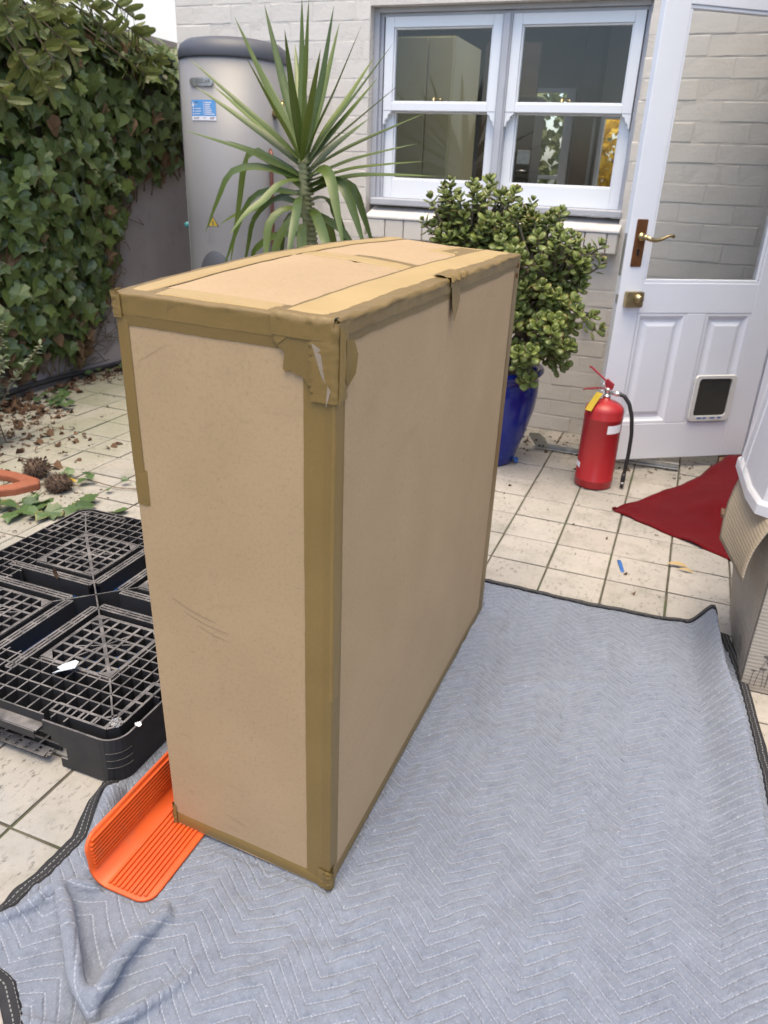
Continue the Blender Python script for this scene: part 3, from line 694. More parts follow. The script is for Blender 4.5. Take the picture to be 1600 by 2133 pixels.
# ---------------------------------------------------------------- grey-green shrub at the left edge
shr = thing('sprig_shrub', (-2.95, 2.5, 0), 'grey-green small-leaved shrub at the foot of the ivy, left edge', 'shrub')
SPM = leaf_mesh(OVAL, 'leaf', MT['shrub'], .3, .2, .02, 21); st = LeafStuff(); ss = MB()
for k in range(30):
    b = Vector((-2.97+random.gauss(0, .04), 2.45+random.gauss(0, .06), .0)); t = Vector((-2.92+random.gauss(0, .07), 2.50+random.gauss(0, .075), random.uniform(.35, .7)))
    mid = b.lerp(t, .5)+Vector((random.gauss(0, .03), random.gauss(0, .04), .05)); ss.tube([b, mid, t], [.004, .003, .0015], 5)
    for j in range(44):
        q = .25+.75*j/43; p = b.lerp(mid, q*2) if q < .5 else mid.lerp(t, q*2-1)
        d = Vector((random.gauss(0, 1), random.gauss(0, 1), random.uniform(-.2, .9)))
        st.add(SPM, orient(p, d, (0.2, -.3, 1), random.uniform(.022, .040)))
ss.build('stem', MT['bark'], shr); st.build('foliage', MT['shrub'], shr)
# ---------------------------------------------------------------- black pipe at the foot of the wall
pp = MB(); pts = [(-3.455+.01*math.sin(y*3), y, .035+.012*math.sin(y*4.3)) for y in np.linspace(1.8, 6.2, 30)]
pp.tube(pts, .016, 10); pipe = tag(pp.build('irrigation_pipe', MT['hosepipe'], None, True), 'black pipe lying along the foot of the garden wall', 'pipe')
# ---------------------------------------------------------------- leaf litter, ground ivy, pods
LI = [leaf_mesh(OVAL, 'leaf', MT['litter'], .9, .5, .10, 31), leaf_mesh(IVY2, 'leaf', MT['litter'], .7, .6, .12, 32), leaf_mesh(OVAL, 'leaf', MT['litter'], -.6, .3, .14, 33)]
st = LeafStuff()
for k in range(1500):
    q = random.random()
    if q < .45: y = random.uniform(1.95, 3.1); x = -3.42+abs(random.gauss(0, .42))*(1.0 if y < 2.9 else .55)
    elif q < .72: y = random.uniform(3.0, 4.9); x = -3.44+abs(random.gauss(0, .10))
    elif q < .84: y = random.uniform(3.55, 4.03); x = random.uniform(-.75, .3)
    elif q < .93: x = random.uniform(-2.7, -2.05); y = 2.05+random.gauss(0, .12)
    else: x = random.uniform(-3.2, .3); y = random.uniform(2.0, 3.9)
    if q < .45 and x > -2.45: continue
    if -.95 < x < .38 and y < 2.28: continue
    sz = random.uniform(.012, .055) if q < .72 else random.uniform(.006, .022)
    st.add(random.choice(LI), orient((x, y, .003+sz*.12*random.random()), (random.gauss(0, 1), random.gauss(0, 1), random.gauss(0, .25)), (random.gauss(0, .3), random.gauss(0, .3), 1), sz))
lit = st.build('leaf_litter', MT['litter'], None); lit['label'] = 'fallen brown leaves strewn along the walls and paving'; lit['category'] = 'leaf litter'
GI = [leaf_mesh(IVY2, 'leaf', MT['ground_ivy'], .15, .2, .03, 41), leaf_mesh(IVY, 'leaf', MT['ground_ivy'], .1, .3, .03, 42)]
def runner(name, pts, n, s0, s1, label, grp, spreadw=.05):
    o = thing(name, (pts[0][0], pts[0][1], 0), label, 'ivy runner', grp)
    pts = [Vector(p) for p in pts]; MB().tube(pts, .0025, 5).build('stem', MT['bark'], o)
    for k in range(n):
        t = random.random()*(len(pts)-1); i = min(int(t), len(pts)-2); p = pts[i].lerp(pts[i+1], t-i)+Vector((random.gauss(0, spreadw), random.gauss(0, spreadw), random.uniform(.006, .022)))
        link('leaf', random.choice(GI), o, orient(p, (random.gauss(0, 1), random.gauss(-.3, 1), random.uniform(-.2, .2)), (random.gauss(0, .25), random.gauss(-.25, .25), 1), random.uniform(s0, s1)))
runner('ivy_runner', [(-2.45, 1.95, .01), (-2.28, 2.03, .02), (-2.12, 2.06, .015), (-2.0, 2.1, .01)], 20, .05, .085, 'green ivy runner spreading on the paving beyond the pallet corner', 'ivy runners on the paving', .045)
runner('ivy_runner', [(-2.42, 2.27, .01), (-2.25, 2.33, .02), (-2.08, 2.33, .01), (-1.98, 2.36, .01)], 11, .03, .055, 'thin ivy runner beside the two spiky seed pods', 'ivy runners on the paving', .03)
runner('ivy_runner', [(-3.32, 3.3, .01), (-3.2, 3.22, .02), (-3.08, 3.0, .02), (-2.98, 2.75, .01)], 16, .04, .065, 'ivy runner trailing from the foot of the wall onto the paving', 'ivy runners on the paving', .04)
runner('ivy_runner', [(-3.42, 3.7, .02), (-3.36, 4.0, .02), (-3.38, 4.4, .02)], 14, .03, .055, 'small ivy runner beside the black pipe', 'ivy runners on the paving', .03)
def pod(x, y, r_, sq, label):
    o = thing('seed_pod', (x, y, 0), label, 'seed pod', 'spiky seed pods'); m = MB()
    core = MB(); core.lathe([(r_*.75*math.cos(a), r_*sq*.75*math.sin(a)) for a in np.linspace(-1.5, 1.5, 9)], (x, y, r_*sq*.8), 14); core.build('core', MT['pod'], o, True)
    for k in range(420):
        d = Vector((random.gauss(0, 1), random.gauss(0, 1), random.gauss(0, 1))).normalized(); p = Vector((x, y, r_*sq*.8))+Vector((d.x, d.y, d.z*sq))*r_*.66
        q = Vector((x, y, r_*sq*.8))+Vector((d.x, d.y, d.z*sq))*r_*random.uniform(.95, 1.12); q.z = max(.002, q.z); sd_ = d.orthogonal()*.0022; s2 = d.cross(sd_).normalized()*.0022
        m.add([p+sd_, p-sd_*.5+s2, p-sd_*.5-s2, q], [(0, 1, 3), (1, 2, 3), (2, 0, 3)])
    tag(m.build('spines', MT['pod'], o), kind='stuff')
pod(-2.47, 2.29, .062, .85, 'round dark brown spiky seed pod near the terracotta piece'); pod(-2.28, 2.215, .062, .72, 'flatter spiky brown seed pod nearest the pallet')
tc = MB(); outl = [(-2.72, 2.19), (-2.60, 2.235), (-2.52, 2.24), (-2.39, 2.225), (-2.36, 2.19), (-2.40, 2.10), (-2.45, 2.05), (-2.62, 1.98), (-2.75, 2.0)]
inner = [(-2.7, 2.15), (-2.60, 2.19), (-2.52, 2.195), (-2.46, 2.185), (-2.45, 2.17), (-2.47, 2.12), (-2.49, 2.09), (-2.62, 2.035), (-2.72, 2.05)]
n = len(outl); v = [(x, y, z) for L_, z in ((outl, 0), (outl, .028), ([(a*.85+c*.15, b*.85+d*.15) for (a, b), (c, d) in zip(outl, inner)], .036), ([(a*.3+c*.7, b*.3+d*.7) for (a, b), (c, d) in zip(outl, inner)], .036), (inner, .026), (inner, 0.004)) for x, y in L_]
tc.add(v, [(i*n+k, i*n+(k+1) % n, i*n+n+(k+1) % n, i*n+n+k) for i in range(5) for k in range(n)])
tag(tc.build('broken_tray', MT['terracotta'], None, False, .004), 'broken orange terracotta tray lying in the leaf litter, left edge', 'tray')
yl = link('fallen_leaf', leaf_mesh(OVAL, 'fallen_leaf', MT['yellowflower'], .3, .1, .02, 51), None, orient((-2.34, 2.26, .02), (1, .35, .1), (0, -.2, 1), .09)); tag(yl, 'yellow fallen leaf between the two spiky seed pods', 'leaf')
# ================================================================ water heater
HC, HR = Vector((-2.285, 3.72, 0)), .262
heat = thing('water_heater', HC, 'tall grey cylindrical gas water heater in the corner behind the spiky plant', 'water heater')
def hc(a, z, r_=HR): return (HC.x+r_*math.cos(R(a)), HC.y+r_*math.sin(R(a)), z)
MB().lathe([(.24, 0), (.24, .05)], HC, 40).build('base', MT['heaterlid'], heat)
MB().lathe([(HR-.004, .05), (HR, .054), (HR, .5), (HR, 1.0), (HR, 1.725)], HC, 64).build('tank', MT['heater'], heat, True)
MB().lathe([(HR+.004, 1.722), (HR+.006, 1.73), (HR+.006, 1.755), (HR-.006, 1.785), (HR-.035, 1.805), (HR-.09, 1.815), (0.01, 1.822)], HC, 64).build('lid', MT['heaterlid'], heat, True)
MB().tube([hc(-153, .3, HR+.004), hc(-153, 1.72, HR+.004)], .004, 6).build('seam', MT['heater'], heat)
def onheat(poly, name, mat, parent, d0=.0, d1=.002, sub=6):           # flat outline (deg, z) wrapped on the tank
    m = MB(); n = len(poly); m.add([hc(a, z, HR+d1) for a, z in poly], [tuple(range(n))]); 
    m.add([hc(a, z, HR+d) for d in (d0, d1) for a, z in poly], [(i, (i+1) % n, n+(i+1) % n, n+i) for i in range(n)])
    return m.build(name, mat, parent)
def hrect(a0, a1, z0, z1, name, mat, parent, d0=0., d1=.001, n=10):
    m = MB(); m.grid(lambda u_, v_: hc(a0+(a1-a0)*u_, z0+(z1-z0)*v_, HR+d1), n, 1); return m.build(name, mat, parent)
bz, br_ = 1.618, .017
def capsule(a0, a1, zc, r_):
    da = math.degrees(r_/HR); out = []
    for k in range(9): g = R(-90+180*k/8); out.append((a1-da+da*math.cos(g), zc+r_*math.sin(g)))
    for k in range(9): g = R(90+180*k/8); out.append((a0+da+da*math.cos(g), zc+r_*math.sin(g)))
    return out
m = MB(); cp = capsule(-110.5, -80, bz, br_); n = len(cp)
rows = 12
def strip_fill(cp_, d):
    v = []; f = []; half = len(cp_)//2
    low = sorted([p for p in cp_ if p[1] <= bz+1e-6]); high = sorted([p for p in cp_ if p[1] >= bz-1e-6])
    for k in range(rows+1):
        a = -110.5+30.5*k/rows
        zl = np.interp(a, [p[0] for p in low], [p[1] for p in low]); zh = np.interp(a, [p[0] for p in high], [p[1] for p in high])
        v += [hc(a, zl, HR+d), hc(a, zh, HR+d)]
    return v, [(2*k, 2*k+2, 2*k+3, 2*k+1) for k in range(rows)]
v, f = strip_fill(cp, .005); m.add(v, f); m.add([hc(a, z, HR+d) for d in (0, .005) for a, z in cp], [(i, (i+1) % n, n+(i+1) % n, n+i) for i in range(n)])
badge = m.build('badge', MT['steel'], heat)
def text_mesh(txt, size):
    cu = bpy.data.curves.new('t', 'FONT'); cu.body = txt; cu.size = size; cu.align_x = 'CENTER'; cu.align_y = 'CENTER'
    o = bpy.data.objects.new('t', cu); COL.objects.link(o); dg = bpy.context.evaluated_depsgraph_get(); dg.update()
    me = bpy.data.meshes.new_from_object(o.evaluated_get(dg)); bpy.data.objects.remove(o); return me
def heat_text(txt, size, a, z, mat, parent, name='lettering', d=.0062):
    me = text_mesh(txt, size)
    for v in me.vertices: v.co = hc(a+math.degrees(v.co.x/HR), z+v.co.y, HR+d)
    me.materials.clear(); me.materials.append(mat); return link(name, me, parent)
heat_text('STELLAR', .022, -92.5, bz, MT['ink'], badge)
stk = hrect(-110.5, -79, 1.456, 1.543, 'sticker', M_('sticker_blue', (.10, .30, .62), None, rough=.4), heat, d1=.0012)
hrect(-110.5, -79, 1.456, 1.474, 'sticker_footer', MT['label_white'], stk, d1=.0018)
m = MB()
def bars(m, items, d=.002):
    for a0, a1, z, h in items: m.grid(lambda u_, v_: hc(a0+(a1-a0)*u_, z-h/2+h*v_, HR+d), 4, 1)
bars(m, [(-91.5, -91.5+w_, 1.532-.0082*k, .0036) for k, w_ in enumerate((8, 6.5, 6, 6.8, 7.8, 7.8, 11))]+[(-93.5, -92.3, 1.532-.0082*k, .0034) for k in range(7)])
bars(m, [(-105, -96.5, 1.506, .003), (-105, -96.5, 1.495, .003), (-105, -98, 1.484, .003)]+[(-108.5, -106.5, 1.506-.011*k, .006) for k in range(3)])
m.add([hc(a, z, HR+.002) for a, z in ((-109.6, 1.519), (-107.2, 1.512), (-106.2, 1.520), (-107.8, 1.538))], [(0, 1, 2, 3)])
tag(m.build('sticker_print', MT['label_white'], stk), kind='stuff'); heat_text('FREE', .009, -102.6, 1.532, MT['ink'], stk, 'sticker_heading', .002); heat_text('HOSE', .008, -103.3, 1.523, MT['label_white'], stk, 'sticker_heading', .002)
m = MB(); bars(m, [(-104, -99, 1.468, .002), (-104, -100, 1.463, .002), (-94, -90, 1.466, .002), (-86, -80.5, 1.468, .0025), (-86, -81.5, 1.463, .002), (-107, -105, 1.465, .006)], .0024); tag(m.build('footer_print', MT['ink'], stk), kind='stuff')
wn = onheat([(-96.2, .977), (-81.6, .98), (-88.9, 1.03)], 'warning_sticker', MT['ink'], heat, 0, .0012)
onheat([(-94.2, .9815), (-83.6, .9835), (-88.9, 1.022)], 'warning_field', MT['yellow_tag'], wn, 0, .0019)
m = MB(); bars(m, [(-89.7, -88.3, .9985, .014), (-89.7, -88.3, .9865, .004)], .0026); m.build('warning_mark', MT['ink'], wn)
m = MB(); bars(m, [(-97, -84, .968-.008*k, .0022) for k in (0,)]+[(-97, -86-random.random()*2, .956-.0075*k, .0018) for k in range(8)], .0012); m.build('warning_print', M_('faint_print', (.27, .26, .26), None, rough=.6), wn)
m = MB()                                                             # burner cover, a rounded bulge low on the front
def cov(u_, v_):
    g = math.pi*u_; ra = 29*math.sqrt(max(0, v_)); a = -89+ra*math.cos(g); z = .60+.262*math.sqrt(max(0, v_))*math.sin(g)
    return hc(a, z, HR+.02*(1-v_**2.5)+.001)
m.grid(cov, 28, 8); m.add([hc(-118, .601, HR+.001), hc(-60, .601, HR+.001), hc(-60, .2, HR+.001), hc(-118, .2, HR+.001)], [(0, 1, 2, 3)]); m.grid(lambda u_, v_: hc(-118+58*u_, .15+.45*v_, HR+.021), 12, 1); m.build('burner_cover', MT['heaterlid'], heat, True)
m = MB(); m.tube([hc(-23, .1, HR+.02), hc(-23, 1.28, HR+.02), hc(-22, 1.32, HR+.018), hc(-20, 1.345, HR-.01)], .0095, 10); m.build('copper_pipe', MT['copper'], heat, True)
m = MB(); m.tube([hc(-13, 1.50, HR), hc(-13, 1.50, HR+.05)], [.02, .014], 12); m.tube([hc(-13, 1.49, HR+.05), hc(-13, 1.55, HR+.05)], .012, 10); m.tube([hc(-13, 1.55, HR+.03), hc(-13, 1.56, HR+.09)], .006, 8); m.build('relief_valve', MT['brass'], heat, True)
m = MB(); m.tube([hc(-167, .965, HR+.022), hc(-160, .965, HR+.024)], [.016, .014], 12); m.build('drain_cap', M_('teal_cap', (.05, .25, .26), None, rough=.4), heat, True)

# ================================================================ yucca
yuc = thing('yucca', (-1.53, 3.0, 0), 'tall spiky green yucca with sword leaves behind the big carton', 'yucca')
YC = Vector((-1.53, 3.0, 1.27))
pt = MB(); pt.lathe([(.12, 0), (.125, .01), (.175, .3), (.185, .31), (.185, .34), (.17, .34), (.165, .30), (.01, .30)], (-1.5, 3.02, .002), 32)
tag(pt.build('plastic_pot', MT['blackplastic'], None, True), 'black plastic pot of the yucca, hidden behind the big carton', 'pot')
MB().tube([(-1.49, 3.03, .25), (-1.485, 3.02, .7), (-1.50, 3.01, .95), (-1.528, 3.0, 1.15), (-1.535, 3.0, 1.32)], [.03, .027, .025, .024, .020], 12).build('trunk', MT['yuccatrunk'], yuc, True)
m = MB()
for k in range(26):
    z = .8+.5*k/26; x = -1.50-.035*max(0, (z-.95)/.35); m.lathe([(.0255, 0), (.029, .006), (.026, .012)], (x, 3.005, z), 10, False)
m.build('leaf_scars', MT['yuccatrunk'], yuc, True)
def blade(pts, w0, fold, name='leaf', nrm=None):
    """sword leaf along a polyline, V-folded, tapering to a point"""
    P = [Vector(p) for p in pts]; Q = []
    N = 11
    for k in range(N):                                            # Catmull-Rom through the points
        t = k/(N-1)*(len(P)-1); i = min(int(t), len(P)-2); q = t-i
        a, b, c, d = P[max(i-1, 0)], P[i], P[i+1], P[min(i+2, len(P)-1)]
        Q.append(.5*((2*b)+(c-a)*q+(2*a-5*b+4*c-d)*q*q+(3*b-a-3*c+d)*q**3))
    m = MB(); V = []
    for k in range(N):
        t = k/(N-1); d = (Q[min(k+1, N-1)]-Q[max(k-1, 0)]).normalized(); up = Vector((0, -.35, 1)) if nrm is None else nrm
        sd_ = d.cross(up); sd_ = sd_.normalized() if sd_.length > .05 else d.orthogonal().normalized(); n_ = sd_.cross(d)
        wd = w0*(.28+.95*math.sin(math.pi*min(1, .06+.66*t)))*(1-t**2.8)+.0006
        V += [Q[k]-sd_*wd/2+n_*fold*wd, Q[k], Q[k]+sd_*wd/2+n_*fold*wd]
    F = [(3*k+j, 3*k+j+1, 3*k+j+4, 3*k+j+3) for k in range(N-1) for j in (0, 1)]
    me = mesh(name, V, F, MT['yucca'], True); return link(name, me, yuc)
ytips = [(-1.833, 3.0, 1.794, 0), (-1.699, 3.0, 1.83, .12), (-1.613, 3.0, 1.747, -.25), (-1.538, 3.0, 1.849, .05), (-1.509, 3.0, 1.843, -.1), (-1.406, 3.0, 1.818, .05), (-1.382, 3.0, 1.766, .25), (-1.29, 3.0, 1.759, -.08), (-1.238, 3.0, 1.653, .3), (-1.166, 3.0, 1.694, .05), (-1.219, 3.0, 1.588, .28), (-1.125, 3.0, 1.57, -.1), (-1.251, 3.0, 1.45, .35), (-1.014, 3.0, 1.475, -.05), (-1.046, 3.0, 1.369, .15), (-1.016, 3.0, 1.308, -.12), (-.967, 3.0, 1.257, .02), (-2.056, 3.0, 1.657, -.02), (-2.033, 3.0, 1.557, .05), (-1.788, 3.0, 1.658, -.28), (-1.789, 3.0, 1.715, .28), (-2.114, 3.0, 1.395, -.02), (-1.57, 3.0, 1.70, .34), (-1.46, 3.0, 1.68, -.33), (-1.95, 3.0, 1.56, .25), (-1.9, 3.0, 1.36, .3)]
for k, (x, y, z, dy) in enumerate(ytips):
    f = (3.0+dy)/3.0; tip = Vector((x*f, 3.0+dy, 1.27+(z-1.27)*f)); hgt = max(0, min(1, (z-1.25)/.5))
    base = Vector((-1.532, 3.0+dy*.05, 1.20+.11*hgt)); d = tip-base; h2 = Vector((d.x, d.y, 0)); h2 = h2.normalized() if h2.length > .01 else Vector((0, -1, 0))
    base += h2*.012; mid = base.lerp(tip, .5)+Vector((0, 0, .014*(1-hgt)+.004))+h2*(.01*hgt)
    blade([base, base.lerp(mid, .5)+Vector((0, 0, .004)), mid, tip], random.uniform(.034, .046), .22)
ydroop = [((-1.585, 1.224), (-1.869, 1.238), (-2.022, .988), -.05), ((-1.578, 1.221), (-1.724, 1.134), (-1.898, .989), -.3), ((-1.586, 1.19), (-1.788, 1.305), (-1.903, .85), .12), ((-1.497, 1.224), (-1.417, 1.239), (-1.348, .95), -.25), ((-1.511, 1.193), (-1.352, 1.197), (-1.247, .95), -.08), ((-1.512, 1.169), (-1.317, 1.202), (-1.205, .95), .12), ((-1.541, 1.162), (-1.572, 1.073), (-1.621, .85), -.33), ((-1.587, 1.11), (-1.696, 1.046), (-1.736, .80), -.2), ((-1.504, 1.101), (-1.452, 1.035), (-1.392, .85), -.3), ((-1.535, 1.056), (-1.543, .979), (-1.543, .80), -.28), ((-1.579, 1.129), (-1.725, 1.109), (-1.945, 1.029), .2), ((-1.586, 1.166), (-1.787, 1.131), (-1.947, .82), .02), ((-1.564, 1.179), (-1.766, 1.062), (-1.838, .82), .12), ((-1.52, 1.019), (-1.393, 1.058), (-1.283, .95), .1), ((-1.602, 1.09), (-1.659, .971), (-1.701, .80), -.05), ((-1.60, 1.012), (-1.763, .938), (-1.806, .82), .1), ((-1.50, 1.14), (-1.40, 1.12), (-1.29, .88), .25), ((-1.51, 1.08), (-1.42, 1.05), (-1.35, .8), .22), ((-1.55, 1.08), (-1.62, 1.05), (-1.66, .78), .25)]
for a, b, c, dy in ydroop:
    P = []
    for (x, z), q in ((a, 0), (b, .6), (c, 1)):
        f = (3.0+dy*q)/3.0; P.append(Vector((x*f, 3.0+dy*q, 1.27+(z-1.27)*f)))
    P[0] = Vector((-1.528+(.012 if b[0] > a[0] else -.012), 3.0, a[1])); k1 = P[0].lerp(P[1], .55)+Vector((0, 0, .03)); blade([P[0], k1, P[1], P[1].lerp(P[2], .5)+Vector((0, 0, .015)), P[2]], random.uniform(.034, .043), .16, nrm=Vector((0, -1, .8)))

# ================================================================ jade plant in blue pot
PC = Vector((-.775, 3.45, 0))
pot = MB(); prof = [(.085, 0), (.115, 0), (.125, .012), (.135, .06), (.165, .16), (.19, .27), (.198, .35), (.196, .40), (.188, .425), (.205, .435), (.214, .447), (.212, .462), (.198, .468), (.184, .462), (.180, .44), (.178, .41), (.01, .405)]
pot.lathe([(r_*1.06+.008 if r_ > .02 else r_, z_) for r_, z_ in prof], (PC.x, PC.y, .0), 48, False); pot = pot.build('blue_pot', MT['blueglaze'], None, True); tag(pot, 'large glossy cobalt blue pot holding the jade plant', 'pot')
jade = thing('jade_plant', (PC.x, PC.y, .4), 'bushy jade plant with thick round leaves in the blue pot', 'jade plant')
MB().lathe([(.001, .418), (.09, .416), (.177, .412)], PC, 24, False).build('soil', MT['soil'], jade)
JV = []; JO = [(0, 0), (.16, .18), (.33, .5), (.36, .74), (.24, .95), (0, 1.04), (-.24, .95), (-.36, .74), (-.33, .5), (-.16, .18)]
def jade_leaf(seed):
    rnd = random.Random(seed); v = [(0, .55, .10), (0, .55, -.07)]; e = [0, 0]; cu = rnd.uniform(-.1, .22)
    for x, y in JO: v.append((x, y, .035*rnd.uniform(-.5, 1)+cu*(y-.4)**2)); e.append(1)
    for x, y in JO: v.append((x*.62, .55+(y-.55)*.62, .075+cu*(y-.4)**2*.5)); e.append(.25)
    n = len(JO); f = []
    for k in range(n):
        k2 = (k+1) % n; f += [(2+k, 2+k2, 2+n+k2, 2+n+k), (0, 2+n+k, 2+n+k2), (1, 2+k2, 2+k)]
    me = mesh('leaf', v, f, MT['jade'], True); a = me.attributes.new('ledge', 'FLOAT', 'POINT'); a.data.foreach_set('value', e); return me
JM = [jade_leaf(k) for k in range(4)]
lobes = [((-.95, 3.47, 1.11), (.17, .18, .13), 34), ((-1.04, 3.46, 1.0), (.09, .14, .09), 10), ((-.80, 3.44, 1.0), (.18, .2, .11), 36), ((-.82, 3.45, 1.09), (.13, .16, .09), 24), ((-.63, 3.42, .90), (.235, .26, .19), 120), ((-.58, 3.36, .68), (.21, .24, .18), 80), ((-.58, 3.33, .52), (.13, .16, .07), 14), ((-.85, 3.35, .78), (.2, .2, .2), 24)]
tips = []
for c, r_, n in lobes:
    for k in range(n):
        d = Vector((random.gauss(0, 1), random.gauss(-.35, 1), random.gauss(.15, 1))).normalized()*random.choice((.6, .75, .85, .95, 1.0, 1.0, 1.12, 1.22))
        tips.append(Vector((c[0]+d.x*r_[0], c[1]+d.y*r_[1], c[2]+d.z*r_[2])))
tips = [t for t in tips if t.y < 3.96]
L = []; bm_ = MB()
hubs = [Vector((-.95, 3.47, .92)), Vector((-.76, 3.46, .80)), Vector((-.56, 3.43, .80)), Vector((-.62, 3.40, .60)), Vector((-.85, 3.42, .66))]
for h in hubs:
    b = PC+Vector((random.uniform(-.04, .04), random.uniform(-.04, .04), .40)); bm_.tube([b, b.lerp(h, .5)+Vector((random.gauss(0, .02), random.gauss(0, .02), .02)), h], [.026, .02, .014], 8)
for t in tips:
    h = min(hubs, key=lambda q: (q-t).length+random.uniform(0, .06)); mid = h.lerp(t, .55)+Vector((random.gauss(0, .02), random.gauss(0, .02), .015)); bm_.tube([h, mid, t], [.009, .007, .004], 5, False)
    ax = ((t-mid).normalized()*.7+Vector((0, -.15, .75))).normalized(); o1 = ax.orthogonal().normalized(); ph = random.random()*6
    for pr in range(5):
        for sg in (0, math.pi):
            if pr == 0 and random.random() < .4: continue
            g = ph+pr*math.pi/2+sg; sd_ = Matrix.Rotation(g, 3, ax) @ o1; el = (-.1, .25, .6, 1.1, 2.0)[pr]+random.gauss(0, .15)
            d = sd_+ax*el; p = t+ax*(-.035+.016*pr)
            L.append((orient(p, d, ax-sd_*.5*el+Vector((0, 0, .05)), random.uniform(.85, 1.15)*(.042, .047, .047, .04, .026)[pr]), random.randrange(4)))
bm_.build('stem', MT['jadestem'], jade, True)
spread(L, JM, 'leaf', MT['jade'], jade, lambda t: t[0].translation.y-t[0].to_scale()[0]*3-.35*t[0].translation.x, 300, True)

# ================================================================ fire extinguisher
EX = Vector((-.238, 3.335, 0)); ER = .083
ext = thing('fire_extinguisher', EX, 'scuffed red fire extinguisher with black hose standing before the door', 'fire extinguisher')
prof = [(.074, .001), (ER-.003, .004), (ER, .012), (ER, .035), (ER+.0012, .037), (ER+.0012, .041), (ER, .043), (ER, .318), (ER+.0012, .320), (ER+.0012, .325), (ER, .328), (ER, .355), (ER-.004, .368), (ER-.016, .381), (ER-.036, .391), (.026, .397), (.018, .40), (.016, .412), (.014, .413)]
MB().lathe(prof, EX, 48).build('cylinder', MT['red'], ext, True)
vb = MB(); vb.lathe([(.017, .408), (.017, .418), (.012, .420), (.012, .436), (.014, .438), (.014, .45), (.006, .452)], EX, 16)
vb.tube([EX+Vector((.0, 0, .43)), EX+Vector((.03, -.004, .431)), EX+Vector((.036, -.004, .431)), EX+Vector((.055, -.006, .431))], [.008, .008, .0115, .0105], 12)
valve = vb.build('valve', MT['chrome'], ext, True)
def lever(pts, w_, h_, name):
    m = MB(); P = [Vector(p) for p in pts]
    for a, b in zip(P[:-1], P[1:]):
        m.bar(a, b, w_, h_, (b-a).cross(Vector((0, 1, 0))).normalized() if (b-a).cross(Vector((0, 1, 0))).z > 0 else -(b-a).cross(Vector((0, 1, 0))).normalized())
    return m.build(name, MT['redlever'], ext, bev=.002)
e = EX
lever([(e.x+.018, e.y, .462), (e.x-.01, e.y, .482), (e.x-.078, e.y-.004, .533), (e.x-.090, e.y-.004, .537)], .019, .006, 'squeeze_lever')
lever([(e.x+.012, e.y, .452), (e.x-.035, e.y-.002, .449), (e.x-.095, e.y-.004, .438), (e.x-.104, e.y-.004, .433)], .021, .005, 'carry_handle')
m = MB(); m.prism([(e.x-.016, .445), (e.x+.02, .445), (e.x+.024, .468), (e.x-.008, .49), (e.x-.016, .478)], lambda a, b, t: (a, t, b), e.y+.009, e.y-.009); m.build('lever_bracket', MT['redlever'], ext, bev=.002)
m = MB(); m.tube([(e.x-.022+.012*math.cos(a), e.y-.018, .455+.016*math.sin(a)) for a in np.linspace(0, 6.28, 14)], .0014, 6); m.tube([(e.x-.02, e.y-.018, .452), (e.x-.015, e.y+.016, .452)], .0018, 6); m.build('safety_pin', MT['chrome'], ext, True)
hs_ = [(e.x+.05, e.y-.006, .431), (e.x+.072, e.y-.006, .425), (e.x+.098, e.y-.006, .395), (e.x+.118, e.y-.006, .34), (e.x+.130, e.y-.004, .26), (e.x+.132, e.y, .17), (e.x+.130, e.y+.0, .10), (e.x+.128, e.y, .055)]
Q = []
for k in range(28):
    t = k/27*(len(hs_)-1); i = min(int(t), len(hs_)-2); Q.append(Vector(hs_[i]).lerp(Vector(hs_[i+1]), t-i))
MB().tube(Q, .0085, 10).build('hose', MT['rubber'], ext, True)
MB().tube([(e.x+.128, e.y, .075), (e.x+.128, e.y, .055), (e.x+.128, e.y, .03), (e.x+.128, e.y-.001, .008)], [.0095, .0105, .0095, .0085], 12).build('nozzle', MT['rubber'], ext, True)
MB().tube([(e.x+.128, e.y, .034), (e.x+.128, e.y, .026)], .0108, 12).build('nozzle_collar', MT['steel'], ext, True)
def oncyl(a0, a1, z0, z1, name, mat, tilt=0):
    m = MB(); m.grid(lambda u_, v_: (e.x+(ER+.0018)*math.cos(R(a0+(a1-a0)*u_)), e.y+(ER+.0018)*math.sin(R(a0+(a1-a0)*u_)), z0+(z1-z0)*v_+tilt*(u_-.5)), 10, 1); return m.build(name, mat, ext)
oncyl(-68, -18, .268, .305, 'label', MT['label_white'], .004); oncyl(-165, -138, .092, .117, 'label', MT['label_white'], -.006)
m = MB(); A = Vector((e.x-.028, e.y-.03, .432)); B = Vector((e.x-.062, e.y-.078, .36)); sd_ = Vector((.014, -.007, 0)); m.grid(lambda u_, v_: A.lerp(B, v_)+sd_*(u_*2-1)+Vector((0, 0, .004*math.sin(3*v_))), 2, 6); tg = m.build('service_tag', MT['yellow_tag'], ext); so = tg.modifiers.new('s', 'SOLIDIFY'); so.thickness = .001
